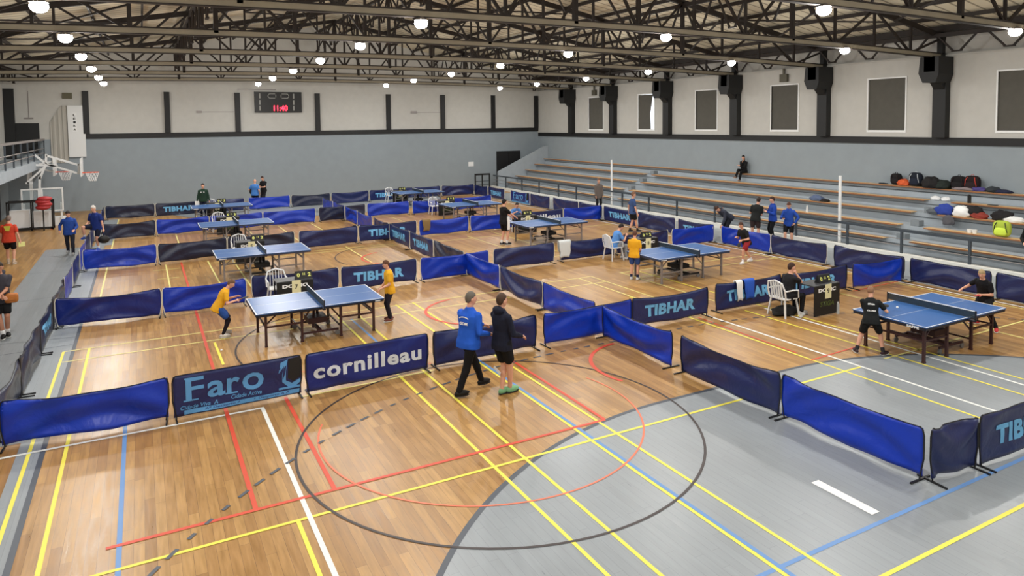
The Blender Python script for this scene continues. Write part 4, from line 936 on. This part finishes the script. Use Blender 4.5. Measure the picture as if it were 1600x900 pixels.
# third right court
x, y = FT(787, 383)
p11 = person('man in black kit with white towel at the left end of the third right table', x, y, 1.77, -85, lean=(2, 0), fL=(-.1, -.04, 0), fR=(.08, .1, 0), hL=(-.15, .46, 1.02), hR=(.16, .46, 1.04), head=(4, 0), top=(18, 18, 20), bottom=(14, 14, 16), legs='shorts', socks=(214, 214, 214), hair=(22, 18, 18), vox=.011)
o = MB().box((0, 0, 0), (.05, .10, .5)).build('white_towel', M_WHITE); o.parent = p11['root']; o.name = 'hanging_towel'; o.location = (.2, .1, .86)
x, y = 14.2, 26.25
p12 = person('umpire in blue shirt sitting behind the numbered desk of the third right court', x, y, 1.65, 175, hip=(0, 0, .55), lean=(16, 0), fL=(-.12, .36, 0), fR=(.12, .36, 0), hL=(-.1, .40, .86), hR=(.16, .38, .9), head=(16, 0), top=(74, 118, 180), bottom=(40, 44, 54), hair=(36, 30, 28), vox=.012)
# walkers behind the barriers
x, y = FT(988, 363)
p13 = person('man in dark and light blue polo shirt walking in the third right court', x, y, 1.72, -112, lean=(3, 0), fL=(-.06, -.1, 0), fR=(.05, .22, 0), hL=(-.24, -.08, .86), hR=(.27, .14, .84), head=(2, -10), top=(58, 82, 130), bottom=(22, 24, 28), legs='shorts', socks=(40, 40, 44), hair=(120, 88, 70), vox=.012)
P = fl(935, 279, 1.72)
p14 = person('woman in grey brown coat standing by the railing behind the white net post', P.x, P.y, 1.72, 165, head=(4, 0), fL=(-.09, .0, 0), hL=(-.2, .14, .84), hR=(.2, .14, .84), top=(104, 94, 88), sleeve='long', bottom=(22, 22, 26), hair=(112, 80, 62), coat=.1, vox=.012)
p15 = person('woman in black sitting alone on the top bench of the terrace with legs crossed', 26.48, 24.9, 1.66, 96, z0=1.66, hip=(0, -.02, .54), lean=(4, 0), fL=(-.06, .42, .0), fR=(.02, .62, .16), kR=(-.1, .5, 1), hL=(-.02, .34, .82), hR=(-.06, .2, 1.0), head=(4, 12), eR=(.5, -.2, -1),
             top=(22, 22, 24), sleeve='long', bottom=(16, 16, 18), hair=(24, 20, 20), hairl=.12, shoes=(150, 128, 116), vox=.012)
P = fl(1142, 382)
p16 = person('person with tied hair in dark jacket leaning forward over the barriers by the railing', 20.3, 19.95, 1.74, 88, hip=(0, -.1, .88), lean=(58, 0), fL=(-.14, .0, 0), fR=(.14, -.12, 0), hL=(-.24, .46, .62), hR=(.52, -.26, 1.18), eR=(.3, -.5, .8), head=(34, 20),
             top=(52, 56, 70), sleeve='long', bottom=(22, 24, 34), hair=(66, 46, 38), hairl=.06, vox=.012)
P = fl(1184, 384)
p17 = person('boy in black shirt and brown shorts leaning by the railing', 20.8, 18.95, 1.72, -48, lean=(10, 8), fL=(-.12, .08, 0), fR=(.1, -.04, 0), hL=(-.1, .32, 1.1), hR=(.12, .3, 1.14), head=(8, -25), top=(30, 32, 32), bottom=(62, 48, 46), legs='shorts', hair=(48, 36, 32), vox=.012)
p18 = person('boy in blue and black tracksuit standing in the middle of the group at the railing', 21.35, 18.6, 1.74, 64, lean=(0, 0), hL=(-.12, .26, 1.18), hR=(.18, .24, 1.2), head=(6, 0), top=(30, 66, 158), sleeve='long', bottom=(14, 14, 18), hair=(56, 36, 32), vox=.012)
p19 = person('boy in blue jacket and black shorts looking at his phone by the railing', 21.0, 17.55, 1.68, 118, lean=(4, 0), fL=(-.12, 0, 0), fR=(.12, .04, 0), hL=(-.24, .16, .94), hR=(.16, .3, 1.12), eL=(-1, -.3, 0), head=(24, 10), top=(34, 72, 160), sleeve='long', bottom=(14, 15, 18), legs='shorts', hair=(80, 50, 40), vox=.012)
w = wpt(p19, p19['wr'][1] + Vector((0, .08, .03))); o = MB().box((0, 0, 0), (.07, .14, .01)).build('mobile_phone', M_BLACK, loc=w); tag(o, 'dark phone held by the rightmost boy of the group at the railing', 'phone')
x, y = fl(1600, 376, 1.7).x, fl(1600, 376, 1.7).y
p20 = person('person in black standing behind the railing at the right edge of the picture', 22.7, 10.4, 1.74, 110, z0=.04, hL=(-.2, .2, 1.0), hR=(.2, .2, 1.0), top=(20, 22, 24), sleeve='long', bottom=(18, 18, 20), hair=(40, 32, 30), vox=.013)
# far left
P = fl(314, 283, 1.76)
p21 = person('man in dark green jacket standing at the far end behind the farthest left table', P.x, P.y - 1.2, 1.72, 165, hL=(-.3, .05, .84), hR=(.3, .05, .84), head=(0, 10), top=(34, 58, 46), sleeve='long', bottom=(20, 26, 44), hair=(40, 32, 30), bulk=1.1, vox=.014)
for sx in (-.07, .07):
    mb = MB().box((0, 0, 0), (.05, .004, .05)); o = mb.build('tmp', M_WHITE); q = o.data; bpy.data.objects.remove(o); chest_mark(p21, q, M_WHITE, 'chest_badge', sx, .38, False, .148)
w = wpt(p21, p21['wr'][1]); o = MB().box((0, 0, -.16), (.2, .1, .3)).build('white_bag', M_WHITE, loc=w); tag(o, 'white bag in the hand of the man in dark green', 'bag')
x, y = FT(399, 327)
p22 = person('bald man in light blue shirt with a dark bag near the end wall', x, y, 1.70, -30, hL=(-.28, .22, 1.1), hR=(.24, .1, .9), fL=(-.13, 0, 0), fR=(.13, 0, 0), head=(4, 0), top=(66, 118, 186), bottom=(20, 22, 34), legs='shorts', socks=(226, 226, 226), shoes=(60, 60, 64), bald=True, bulk=1.08, vox=.014)
w = wpt(p22, (-.24, .12, 1.02)); o = MB().ell((0, 0, 0), (.12, .08, .16), 12, 8).build('shoulder_bag', M_BLACK, loc=w, smooth=True); tag(o, 'dark bag at the side of the bald man in light blue', 'bag')
P = fl(413, 276, 1.70)
p23 = person('man in black standing against the end wall looking at his hands', P.x, P.y + .4, 1.72, 130, hL=(-.08, .34, 1.1), hR=(.08, .34, 1.1), head=(20, 0), top=(20, 20, 24), bottom=(22, 20, 28), hair=(58, 38, 34), vox=.014)
# left side passage
x, y = FT(16, 413)
p24 = person('bald man in red and yellow shirt and black shorts walking away on the left', x, y, 1.68, -8, fL=(-.1, .16, 0), fR=(.12, -.04, 0), hL=(-.26, .1, .84), hR=(.34, -.02, .84), head=(4, 0), top=(196, 66, 44), bottom=(16, 14, 16), legs='shorts', socks=(200, 180, 160), shoes=(180, 160, 140), hair=(120, 104, 96), bulk=1.1, vox=.011)
mb = MB().add([(-.11, 0, .08), (.11, 0, .08), (.06, 0, -.1), (-.05, 0, -.09)], [(0, 1, 2, 3)]); o = mb.build('tmp', M_WHITE, fix=False); q = o.data; bpy.data.objects.remove(o); chest_mark(p24, q, mat('lime_yellow_print', (196, 190, 70), .7), 'back_print', .0, .38, True, .152)
w = wpt(p24, p24['wr'][1]); o = MB().box((.04, 0, -.14), (.2, .02, .16), rz=.5).build('paper_sheet', mat('pale_yellow_paper', (222, 218, 140), .7), loc=w); tag(o, 'pale yellow paper sheet in the hand of the man in red and yellow', 'paper')
x, y = FT(4, 527)
p25 = person('man in dark grey top with orange pouch walking at the left edge', x, y, 1.72, -172, lean=(4, 0), fL=(-.1, .0, 0), fR=(-.02, .14, 0), hL=(.0, .36, 1.04), hR=(-.04, .3, 1.0), head=(10, 0), top=(58, 56, 64), sleeve='short', bottom=(16, 16, 18), legs='shorts', socks=(228, 228, 228), shoes=(22, 22, 24), hair=(50, 40, 34), skin=M_SKIND, hood=True, vox=.010)
w = wpt(p25, (-.2, .12, .9)); bg = empty('waist_pouch', w, p25['root'].rotation_euler.z, 'orange brown pouch bag worn by the man in the grey hooded top', 'bag')
MB().ell((0, 0, 0), (.13, .06, .11), 20, 14, fn=lambda p: Vector([math.copysign(abs(k) ** .5, k) for k in p])).build('pouch_body', mat('orange_brown_leather', (176, 106, 44), .5), bg, smooth=True); MB().box((0, .065, .0), (.16, .02, .08)).build('pocket', mat('orange_brown_leather', (176, 106, 44), .5), bg)
x, y = FT(110, 398)
p26 = person('man in blue jacket and dark trousers striding along the left passage', x, y, 1.66, 178, lean=(8, 0), fL=(-.12, .2, 0), fR=(.1, -.3, 0), hL=(-.2, .3, 1.0), hR=(.3, .1, .98), head=(18, -10), top=(38, 72, 150), sleeve='long', bottom=(40, 40, 50), hair=(48, 40, 38), shoes=(190, 190, 190), bulk=1.08, vox=.011)
x, y = FT(152, 391)
p27 = person('white haired man in blue shirt and dark shorts stepping over the left barrier', x, y, 1.74, 145, lean=(6, 0), fL=(-.1, .05, .0), fR=(.26, .28, .46), kR=(.3, 1, .4), hL=(-.34, .06, .84), hR=(.24, .24, .98), head=(14, 0), top=(28, 48, 116), bottom=(24, 28, 48), legs='shorts', socks=(220, 222, 228), shoes=(60, 90, 180), hair=(206, 200, 194), bulk=1.1, vox=.011)
w = wpt(p27, p27['wr'][0] + Vector((0, 0, -.07))); bg = empty('sports_bag', w, 0, 'black sports bag hanging from the hand of the white haired man', 'bag')
MB().ell((0, 0, -.34), (.2, .12, .15), 16, 10).build('bag_body', M_BLACK, bg, smooth=True); MB().tube([(-.1, 0, -.25), (-.05, 0, -.05), (0, 0, 0), (.05, 0, -.05), (.1, 0, -.25)], .012, 6).build('strap', M_BLACK, bg)

# ---------------------------------------------------------------- balls, towels, clothes, bags
M_BALL = mat('white_ball', (246, 246, 244), .35)
o = MB().ell((0, 0, 0), (.03, .022, .022), 14, 10).build('ping_pong_ball', M_BALL, smooth=True, loc=fl(1402, 480, .84)); tag(o, 'white ball in flight over the front right table', 'ball')
o = MB().ell((0, 0, 0), (.022, .022, .022), 14, 10).build('ping_pong_ball', M_BALL, smooth=True, loc=fl(346, 547, .022)); tag(o, 'white ball lying on the floor in the front left court', 'ball')
def drape(name, x, y, ry, w, dn, m, label, cat, thick=.02, seed=0, zt=.715):
    t = MB(); nx, nz = 12, 12; R_ = random.Random(seed); ph = R_.uniform(0, 6)
    prof = [(-.045, zt - dn * 1.0 + dn * k / 8) for k in range(8)] + [(-.04, zt - .02), (-.012, zt + .022), (.02, zt + .02), (.045, zt - .03)] + [(.05, zt - .03 - dn * .6 * k / 5) for k in range(1, 6)]
    vs = []; n = len(prof)
    for s_ in (0, 1):
        for i in range(nx + 1):
            u = -1 + 2 * i / nx
            for j, (a, z) in enumerate(prof):
                hgt_ = (zt - z) / dn; wv = .018 * math.sin(u * 7 + ph) * min(1, hgt_ * 2); sg_ = 1 if a > 0 else -1
                vs.append((u * w / 2 * (1 - .25 * hgt_ * abs(u)) + .02 * math.sin(z * 20 + ph) * hgt_, a + sg_ * (abs(wv) + (thick if s_ else 0)), z + (thick * .6 if s_ and j in (8, 9, 10, 11) else 0) - .03 * abs(u) * hgt_))
    fs = []; N_ = (nx + 1) * n
    for i in range(nx):
        for j in range(n - 1):
            a = i * n + j; fs.append((a, a + 1, a + n + 1, a + n)); b = a + N_; fs.append((b, b + n, b + n + 1, b + 1))
    for i in range(nx): a = i * n; fs += [(a, a + n, a + n + N_, a + N_)]; a += n - 1; fs += [(a, a + N_, a + n + N_, a + n)]
    for j in range(n - 1): a = j; fs += [(a, a + N_, a + 1 + N_, a + 1)]; a += nx * n; fs += [(a, a + 1, a + 1 + N_, a + N_)]
    o = t.add(vs, fs).build(name, m, smooth=True, loc=(x, y, 0)); o.rotation_euler = (0, 0, ry); return tag(o, label, cat)
p = fl(893, 378, .72); drape('towel', p.x, 19.54, 0, .46, .52, mat('white_towelling', (208, 214, 216), .95), 'white towel hanging over a navy barrier of the second row', 'towel', seed=1, zt=.68)
p = fl(673, 345, .72); drape('towel', p.x, 26.85, 0, .36, .42, mat('brown_towelling', (128, 104, 66), .95), 'brown towel hanging over a royal blue barrier of the third row', 'towel', seed=2, zt=.68)
p = fl(1151, 437, .72); drape('towel', p.x, 12.3, 0, .2, .44, M_WHITE, 'narrow white towel hanging over the lettered barrier right of the gap', 'towel', seed=3, zt=.68)
p = fl(1172, 436, .72); drape('jacket', p.x, 12.3, 0, .34, .44, mat('bright_blue_fabric', (30, 84, 190), .7), 'bright blue jacket hanging over the lettered barrier beside the white towel', 'jacket', seed=4, zt=.68)
o = MB().bar((-.08, -.115, .5), (.08, -.115, .42), .006, .05).build('logo_stripe', M_WHITE, o.parent); o.parent = bpy.data.objects['jacket.001'] if 'jacket.001' in bpy.data.objects else None
if o.parent is None: o.parent = [q for q in bpy.data.objects if q.get('category') == 'jacket'][0]
def pile(name, loc, r, m, label, cat, seed=0, rz=0):
    def f(p):
        k = 1 + .28 * noise.noise(p * 2.2 + Vector((seed, 0, 0))) + .12 * noise.noise(p * 5 + Vector((0, seed, 0)))
        q = p * k; return Vector((q.x, q.y, max(q.z, -.55)))
    o = MB().ell((0, 0, r[2] * .55), r, 26, 16, fn=f).build(name, m, smooth=True, loc=loc); o.rotation_euler = (0, 0, rz); return tag(o, label, cat)
pile('jacket', fl(1226, 491, 0), (.38, .2, .14), mat('black_cloth', (24, 22, 24), .9), 'black jacket lying on the floor left of the desk numbered 9', 'jacket', 3)
for i, (u, v, c) in enumerate([(1309, 490, (214, 224, 228)), (1251, 497, (226, 228, 226))]):
    t = empty('water_bottle', fl(u, v, 0), 0, ['clear bottle standing right of the desk numbered 9', 'white capped bottle lying left of the desk numbered 9'][i], 'bottle')
    a = MB().tube([(0, 0, 0), (0, 0, .2), (0, 0, .25)], .037, 14, r2=.03).build('bottle_body', mat('clear_plastic_%d' % i, c, .2, alpha=.6), t, smooth=False); b = MB().tube([(0, 0, .252), (0, 0, .29)], .016, 10).build('cap', M_WHITE, t)
    if i: t.rotation_euler = (0, PI / 2, .4); t.location.z = .04
def backpack(x, y, z, w, h, c, c2, label, yaw=90, lean=0):
    t = empty('backpack', (x, y, z), math.radians(yaw), label, 'backpack')
    def f(p): return Vector((math.copysign(abs(p.x) ** .55, p.x), math.copysign(abs(p.y) ** .6, p.y), max(math.copysign(abs(p.z) ** .7, p.z), -.93)))
    MB().ell((0, 0, h / 2), (w / 2, .13, h / 2), 24, 16, fn=f).build('main_bag', colm(c), t, smooth=True)
    MB().ell((0, .12, h * .34), (w * .36, .05, h * .24), 18, 12, fn=f).build('front_pocket', colm(tuple(min(255, int(k * 1.25)) for k in c)), t, smooth=True)
    for s_ in (-1, 1): MB().tube([(s_ * w * .22, .10, h * .9), (s_ * w * .3, .16, h * .7), (s_ * w * .36, .13, h * .3)], .014, 6).build('strap', colm(c2), t)
    MB().tube([(-.05, 0, h - .02), (-.03, 0, h + .04), (.03, 0, h + .04), (.05, 0, h - .02)], .01, 6).build('grab_handle', colm(c2), t)
    return t
b5 = 2.053
def on5(u): return onX(u, 285, 26.42).y
backpack(26.44, on5(1400), b5, .42, .46, (24, 22, 24), (40, 30, 30), 'black rucksack leaning on the wall, leftmost bag on the top bench')
backpack(26.42, on5(1431), b5, .52, .54, (24, 30, 42), (190, 196, 202), 'dark navy backpack with pale straps on the top bench')
backpack(26.44, on5(1498), b5, .56, .5, (22, 20, 22), (44, 30, 32), 'black backpack on the top bench left of the red striped one')
backpack(26.44, on5(1519), b5, .54, .54, (34, 24, 26), (184, 70, 60), 'black backpack with red stripes, rightmost upright bag on the top bench')
pile('sports_bag', (26.34, on5(1458), b5), (.3, .34, .26), mat('black_bag_cloth', (22, 20, 22), .85), 'black soft sports bag on the top bench, left of the dark green one', 'bag', 5)
pile('sports_bag', (26.38, on5(1474), b5), (.26, .3, .2), mat('dark_green_cloth', (24, 34, 30), .85), 'very dark green soft bag on the top bench', 'bag', 9)
pile('shoe_bag', (26.36, on5(1413), b5), (.2, .24, .16), mat('orange_cloth', (214, 92, 44), .7), 'orange bag on the top bench between two dark bags', 'bag', 11)
pile('folded_clothes', (26.36, on5(1508), b5), (.16, .4, .08), mat('grey_cloth', (132, 122, 124), .9), 'grey garment on the top bench in front of the backpacks', 'clothes', 13)
pile('folded_clothes', (26.38, on5(1531), b5), (.16, .26, .1), mat('purple_cloth', (76, 68, 132), .9), 'purple garment on the top bench right of the backpacks', 'clothes', 15)
pile('folded_clothes', (26.4, on5(1553), b5), (.18, .22, .13), mat('dark_slate_cloth', (46, 52, 58), .9), 'dark slate garment on the top bench, near the right end', 'clothes', 17)
pile('folded_clothes', (26.4, on5(1568), b5), (.16, .3, .08), mat('navy_cloth', (30, 34, 62), .9), 'navy garment on the top bench, farthest to the right', 'clothes', 19)
pile('folded_clothes', (26.4, on5(1381), b5), (.1, .2, .03), mat('black_cloth', (24, 22, 24), .9), 'flat black object on the top bench left of the bags', 'clothes', 21)
def on3(u): return onX(u, 335, 24.8).y
z3 = 1.293
pile('folded_clothes', (24.78, on3(1461), z3), (.16, .26, .12), mat('slate_cloth', (86, 92, 98), .9), 'slate grey garment at the left end of the clothes on the middle bench', 'clothes', 23)
pile('sports_jacket', (24.8, on3(1476), z3), (.18, .32, .24), mat('blue_jacket_cloth', (34, 60, 150), .8), 'blue jacket with white letters on the middle bench', 'jacket', 25)
pile('folded_clothes', (24.86, on3(1492), z3), (.14, .26, .18), mat('navy_cloth', (30, 34, 62), .9), 'dark navy garment on the middle bench right of the blue jacket', 'clothes', 27)
pile('sports_bag', (24.76, on3(1504), z3), (.16, .3, .24), M_WHITE, 'white drawstring bag on the middle bench', 'bag', 29)
pile('sports_bag', (24.86, on3(1518), z3), (.18, .36, .26), mat('black_bag_cloth', (22, 20, 22), .85), 'dark brown black bag on the middle bench right of the white one', 'bag', 31)
pile('folded_clothes', (24.78, on3(1531), z3), (.16, .28, .13), mat('brick_red_cloth', (138, 54, 44), .9), 'brick red garment on the middle bench', 'clothes', 33)
o = pile('hanging_jacket', (24.56, on3(1488), .98), (.07, .2, .22), mat('grey_jacket_cloth', (82, 82, 88), .9), 'grey jacket hanging down from the middle bench', 'jacket', 35)
pile('folded_clothes', (24.84, on3(1566), z3), (.18, .34, .22), mat('black_cloth', (24, 22, 24), .9), 'black garment on the middle bench behind the lime backpack', 'clothes', 37)
pile('folded_clothes', (24.8, on3(1583), z3), (.16, .36, .12), M_WHITE, 'white garment on the middle bench, farthest to the right', 'clothes', 39)
backpack(23.98, onX(1566, 365, 24.0).y, .893, .5, .52, (170, 190, 70), (60, 66, 44), 'lime green backpack standing on the second bench from the floor', 96)
for i, u in enumerate((1515, 1523)):
    p = onX(u, 360, 23.98); o = MB().tube([(0, 0, 0), (0, 0, .06), (0, 0, .12)], .06, 12, r2=.075).build('paper_cup', M_WHITE, loc=(23.98, p.y, .893)); tag(o, 'white cup on the second bench from the floor, %s of the pair' % ['left', 'right'][i], 'cup')
p = onX(1515, 316, 25.6); t = empty('drink_bottle', (25.58, p.y, 1.683), 0, 'black drink bottle standing on the fourth bench from the floor', 'bottle'); MB().tube([(0, 0, 0), (0, 0, .15), (0, 0, .26)], .06, 14).build('bottle_body', M_BLACK, t); MB().tube([(0, 0, .262), (0, 0, .31)], .035, 12).build('cap', M_BLACK, t)
p = onX(1261, 335, 23.98); t = empty('water_bottle', (23.98, p.y, .893), 0, 'white translucent bottle on the second bench beside the boy with the phone', 'bottle'); MB().tube([(0, 0, 0), (0, 0, .18), (0, 0, .24)], .045, 12, r2=.03).build('bottle_body', M_PLAST, t); MB().tube([(0, 0, .242), (0, 0, .28)], .02, 10).build('cap', M_WHITE, t)
for i, u in enumerate((1462, 1478)):
    o = pile('trainer_shoe', (25.9, onX(u, 311, 25.9).y, 1.652), (.1, .17, .1), M_PLAST, 'white trainer shoe on the step by the near aisle, %s of the pair' % ['left', 'right'][i], 'shoe', 41 + i)
pile('folded_clothes', (24.8, on3(1276) + 0, 1.293), (.17, .34, .15), mat('grey_blue_cloth', (84, 98, 128), .9), 'grey blue garment on the middle bench left of the near net post', 'clothes', 43)
pile('folded_clothes', (24.78, on3(1289), 1.293), (.12, .22, .08), mat('black_cloth', (24, 22, 24), .9), 'small black garment on the middle bench beside the grey blue one', 'clothes', 45)
o = MB().box((0, 0, .01), (.1, .3, .02)).build('mobile_phone', M_BLACK, loc=(25.56, onX(1552, 320, 25.58).y, 1.683)); tag(o, 'flat black phone on the fourth bench from the floor', 'phone')

# ---------------------------------------------------------------- basketball equipment at the far left
YH = 41.2
def hb(pts, w=.07, Y=YH): 
    mb = MB()
    for a, b in pts: mb.bar(onY(*a, Y), onY(*b, Y), w)
    return mb
def small_hoop(Y, u0, v0, v1, urim, vr, label):
    t = empty('basketball_hoop', (0, 0, 0), 0, label, 'basketball hoop', 'wall mounted basketball hoops')
    a, b = onY(u0, v0, Y), onY(u0, v1, Y); w = .75
    MB().b2((a.x - .02, Y - w, b.z), (a.x + .02, Y + w, a.z)).build('backboard', M_WHITE, t)
    c = onY(urim, vr, Y); R_ = .3; cx = a.x + .15 + R_; 
    ring = [(cx + R_ * math.cos(2 * PI * k / 24), Y + R_ * math.sin(2 * PI * k / 24), c.z) for k in range(25)]
    MB().tube(ring, .014, 8).bar((a.x + .02, Y, c.z), (cx - R_, Y, c.z), .14, .05).build('rim', mat('orange_red_rim', (214, 84, 56), .5), t)
    n = MB()
    for k in range(12):
        for s_ in (-1, 1):
            pr = None
            for j in range(5):
                ang = 2 * PI * (k + s_ * j * .5) / 12; r = R_ * (1 - .12 * j); p = Vector((cx + r * math.cos(ang), Y + r * math.sin(ang), c.z - .11 * j))
                if pr: n.bar(pr, p, .016)
                pr = p
    n.build('net', M_PLAST, t); return t
t = small_hoop(YH, 127, 247, 275, 139, 269.5, 'portable basketball hoop with white net, rightmost of the two'); 
hb([((72, 243), (123, 258)), ((72, 256), (122, 271)), ((123, 256), (123, 272)), ((72, 241), (72, 258)), ((36, 257), (90, 259)), ((44, 258), (44, 287)), ((54, 242), (72, 256)), ((46, 282), (72, 259)), ((40, 286), (51, 286))], .09).build('support_arm', M_WHITE, t)
hb([((62, 275), (62, 345)), ((72, 256), (62, 280))], .1).build('mast', M_WHITE, t)
b = onY(62, 345, YH); MB().b2((b.x - .9, YH - .5, 0), (b.x + .6, YH + .5, .28)).build('wheeled_base', M_WHITE, t)
MB().bar((b.x, YH, .2), (b.x, YH, b.z + .8), .1).build('mast', M_WHITE, t)
t = small_hoop(42.4, 85, 247, 274, 99, 268.5, 'portable basketball hoop with white net, partly behind the other one')
hb([((45, 259), (84, 252)), ((50, 262), (84, 268))], .08, 42.4).build('support_arm', M_WHITE, t)
a = onY(47, 262, 42.4); MB().bar((a.x, 42.4, 0), (a.x, 42.4, a.z), .12).build('mast', M_WHITE, t); MB().b2((a.x - .6, 41.9, 0), (a.x + .4, 42.9, .25)).build('wheeled_base', M_WHITE, t)
for i, (u0, u1, v0, v1, Y) in enumerate([(32, 63, 296, 331, 38.9), (64, 100, 294, 329, 39.3)]):
    a, b = onY(u0, v0, Y), onY(u1, v1, Y); t = empty('glass_backboard', ((a.x + b.x) / 2, Y, 0), 0, 'folded glass basketball backboard with white frame, %s of the pair at the far left' % ['left', 'right'][i], 'backboard', 'folded glass backboards')
    hw = (b.x - a.x) / 2; z0, z1 = b.z, a.z
    MB().b2((-hw + .06, -.01, z0 + .06), (hw - .06, .01, z1 - .06)).build('glass', M_GLASS, t)
    MB().b2((-hw, -.03, z0), (hw, .03, z0 + .06)).b2((-hw, -.03, z1 - .06), (hw, .03, z1)).b2((-hw, -.03, z0 + .06), (-hw + .06, .03, z1 - .06)).b2((hw - .06, -.03, z0 + .06), (hw, .03, z1 - .06)).build('board_frame', M_WHITE, t)
    for x in (-hw + .1, hw - .1): MB().b2((x - .04, .031, 0), (x + .04, .1, z0 + .4)).build('upright', M_WHITE, t)
    if i: MB().b2((-hw - .1, .1, 0), (hw + .1, .6, .4)).build('padded_base', M_PLAST, t)
t = empty('equipment_trolley', (-4.55, 38.2, 0), 0, 'black framed trolley holding white mats at the far left below the gallery', 'trolley')
f = MB()
for x in (-.85, .05, .85):
    for y in (-.3, .3): f.b2((x - .03, y - .03, 0), (x + .03, y + .03, 1.35))
f.b2((-.88, -.33, .05), (.88, -.27, .12)).b2((-.88, .27, .05), (.88, .33, .12)).b2((-.88, -.33, 1.3), (.88, -.27, 1.36)).b2((-.88, .27, 1.3), (.88, .33, 1.36)); f.build('trolley_frame', M_TUBE, t)
for k in range(3): MB().box((-.42 + .02 * k, -.12 + .12 * k, .55), (.72, .09, .8)).build('white_mat', M_PLAST, t)
MB().box((.45, 0, .5), (.7, .1, .75)).build('white_mat', M_PLAST, t); MB().bar((.2, -.06, .35), (.7, -.06, .75), .05).build('strap', M_WHITE, t)
for x in (-.8, .8): MB().tube([(x, -.33, .05), (x, -.28, .05)], .05, 12).build('wheel', mat('orange_wheel', (190, 70, 40), .6), t)
t = empty('padding_bundle', onY(67, 320, 37.6), 0, 'bundle of red padding hanging in front of the glass backboards', 'padding')
for k in range(4): MB().ell((.0 + .07 * (k % 2), 0, -.12 + .13 * k), (.3, .22, .12), 16, 10).build('red_pad', mat('red_vinyl', (176, 50, 54), .5), t, smooth=True)
MB().bar((0, 0, -.2), (0, .0, -t.location.z + .01), .05).build('stand_leg', M_TUBE, t)
# white panel and gathered curtain on the end wall
def wall_x(u): return onY(u, 200, YB - .2).x
zt, zb = onY(120, 135, YB).z, onY(120, 247, YB).z
t = empty('wall_panel', ((wall_x(106) + wall_x(133)) / 2, YB - .12, 0), 0, 'tall white panel with vertical lettering on the end wall at the left', 'panel')
hw = (wall_x(133) - wall_x(106)) / 2; MB().b2((-hw, -.03, 3.05), (hw, .03, 5.9)).build('board', mat('off_white_panel', (222, 224, 224), .7), t)
s_ = MB().b2((-hw + .22, -.042, 4.45), (-hw + .42, -.031, 5.5)).build('sign_strip', M_WHITE, t)
for k, ch in enumerate('LEIRA'): me = text_mesh(ch, .12, .13, .03); mesh_obj('letter', me, M_BLACK, s_, (-hw + .32, -.047, 5.38 - .2 * k))
cx0, cx1 = wall_x(78), wall_x(105); vs = []; fs = []; n = 40
for s2 in (0, 1):
    for i in range(n + 1):
        for j, z in enumerate((2.7, 3.6, 4.6, 5.6)):
            u = i / n; ys = .022 * math.sin(u * 22) + .01 * math.sin(u * 50 + z); top_ = 5.0 + .9 * min(1, u * 1.5)
            vs.append((cx0 + (cx1 - cx0) * u, YB - .055 + ys + s2 * .012, 2.75 + (top_ - 2.75) * j / 3))
for i in range(n):
    for j in range(3):
        a = i * 4 + j; fs.append((a, a + 4, a + 5, a + 1)); b = a + 4 * (n + 1); fs.append((b, b + 1, b + 5, b + 4))
o = MB().add(vs, fs).build('gathered_curtain', mat('beige_grey_curtain', (174, 171, 163), .9), smooth=True); tag(o, 'gathered beige grey curtain on the end wall left of the white panel', 'curtain')
bpy.context.view_layer.update()
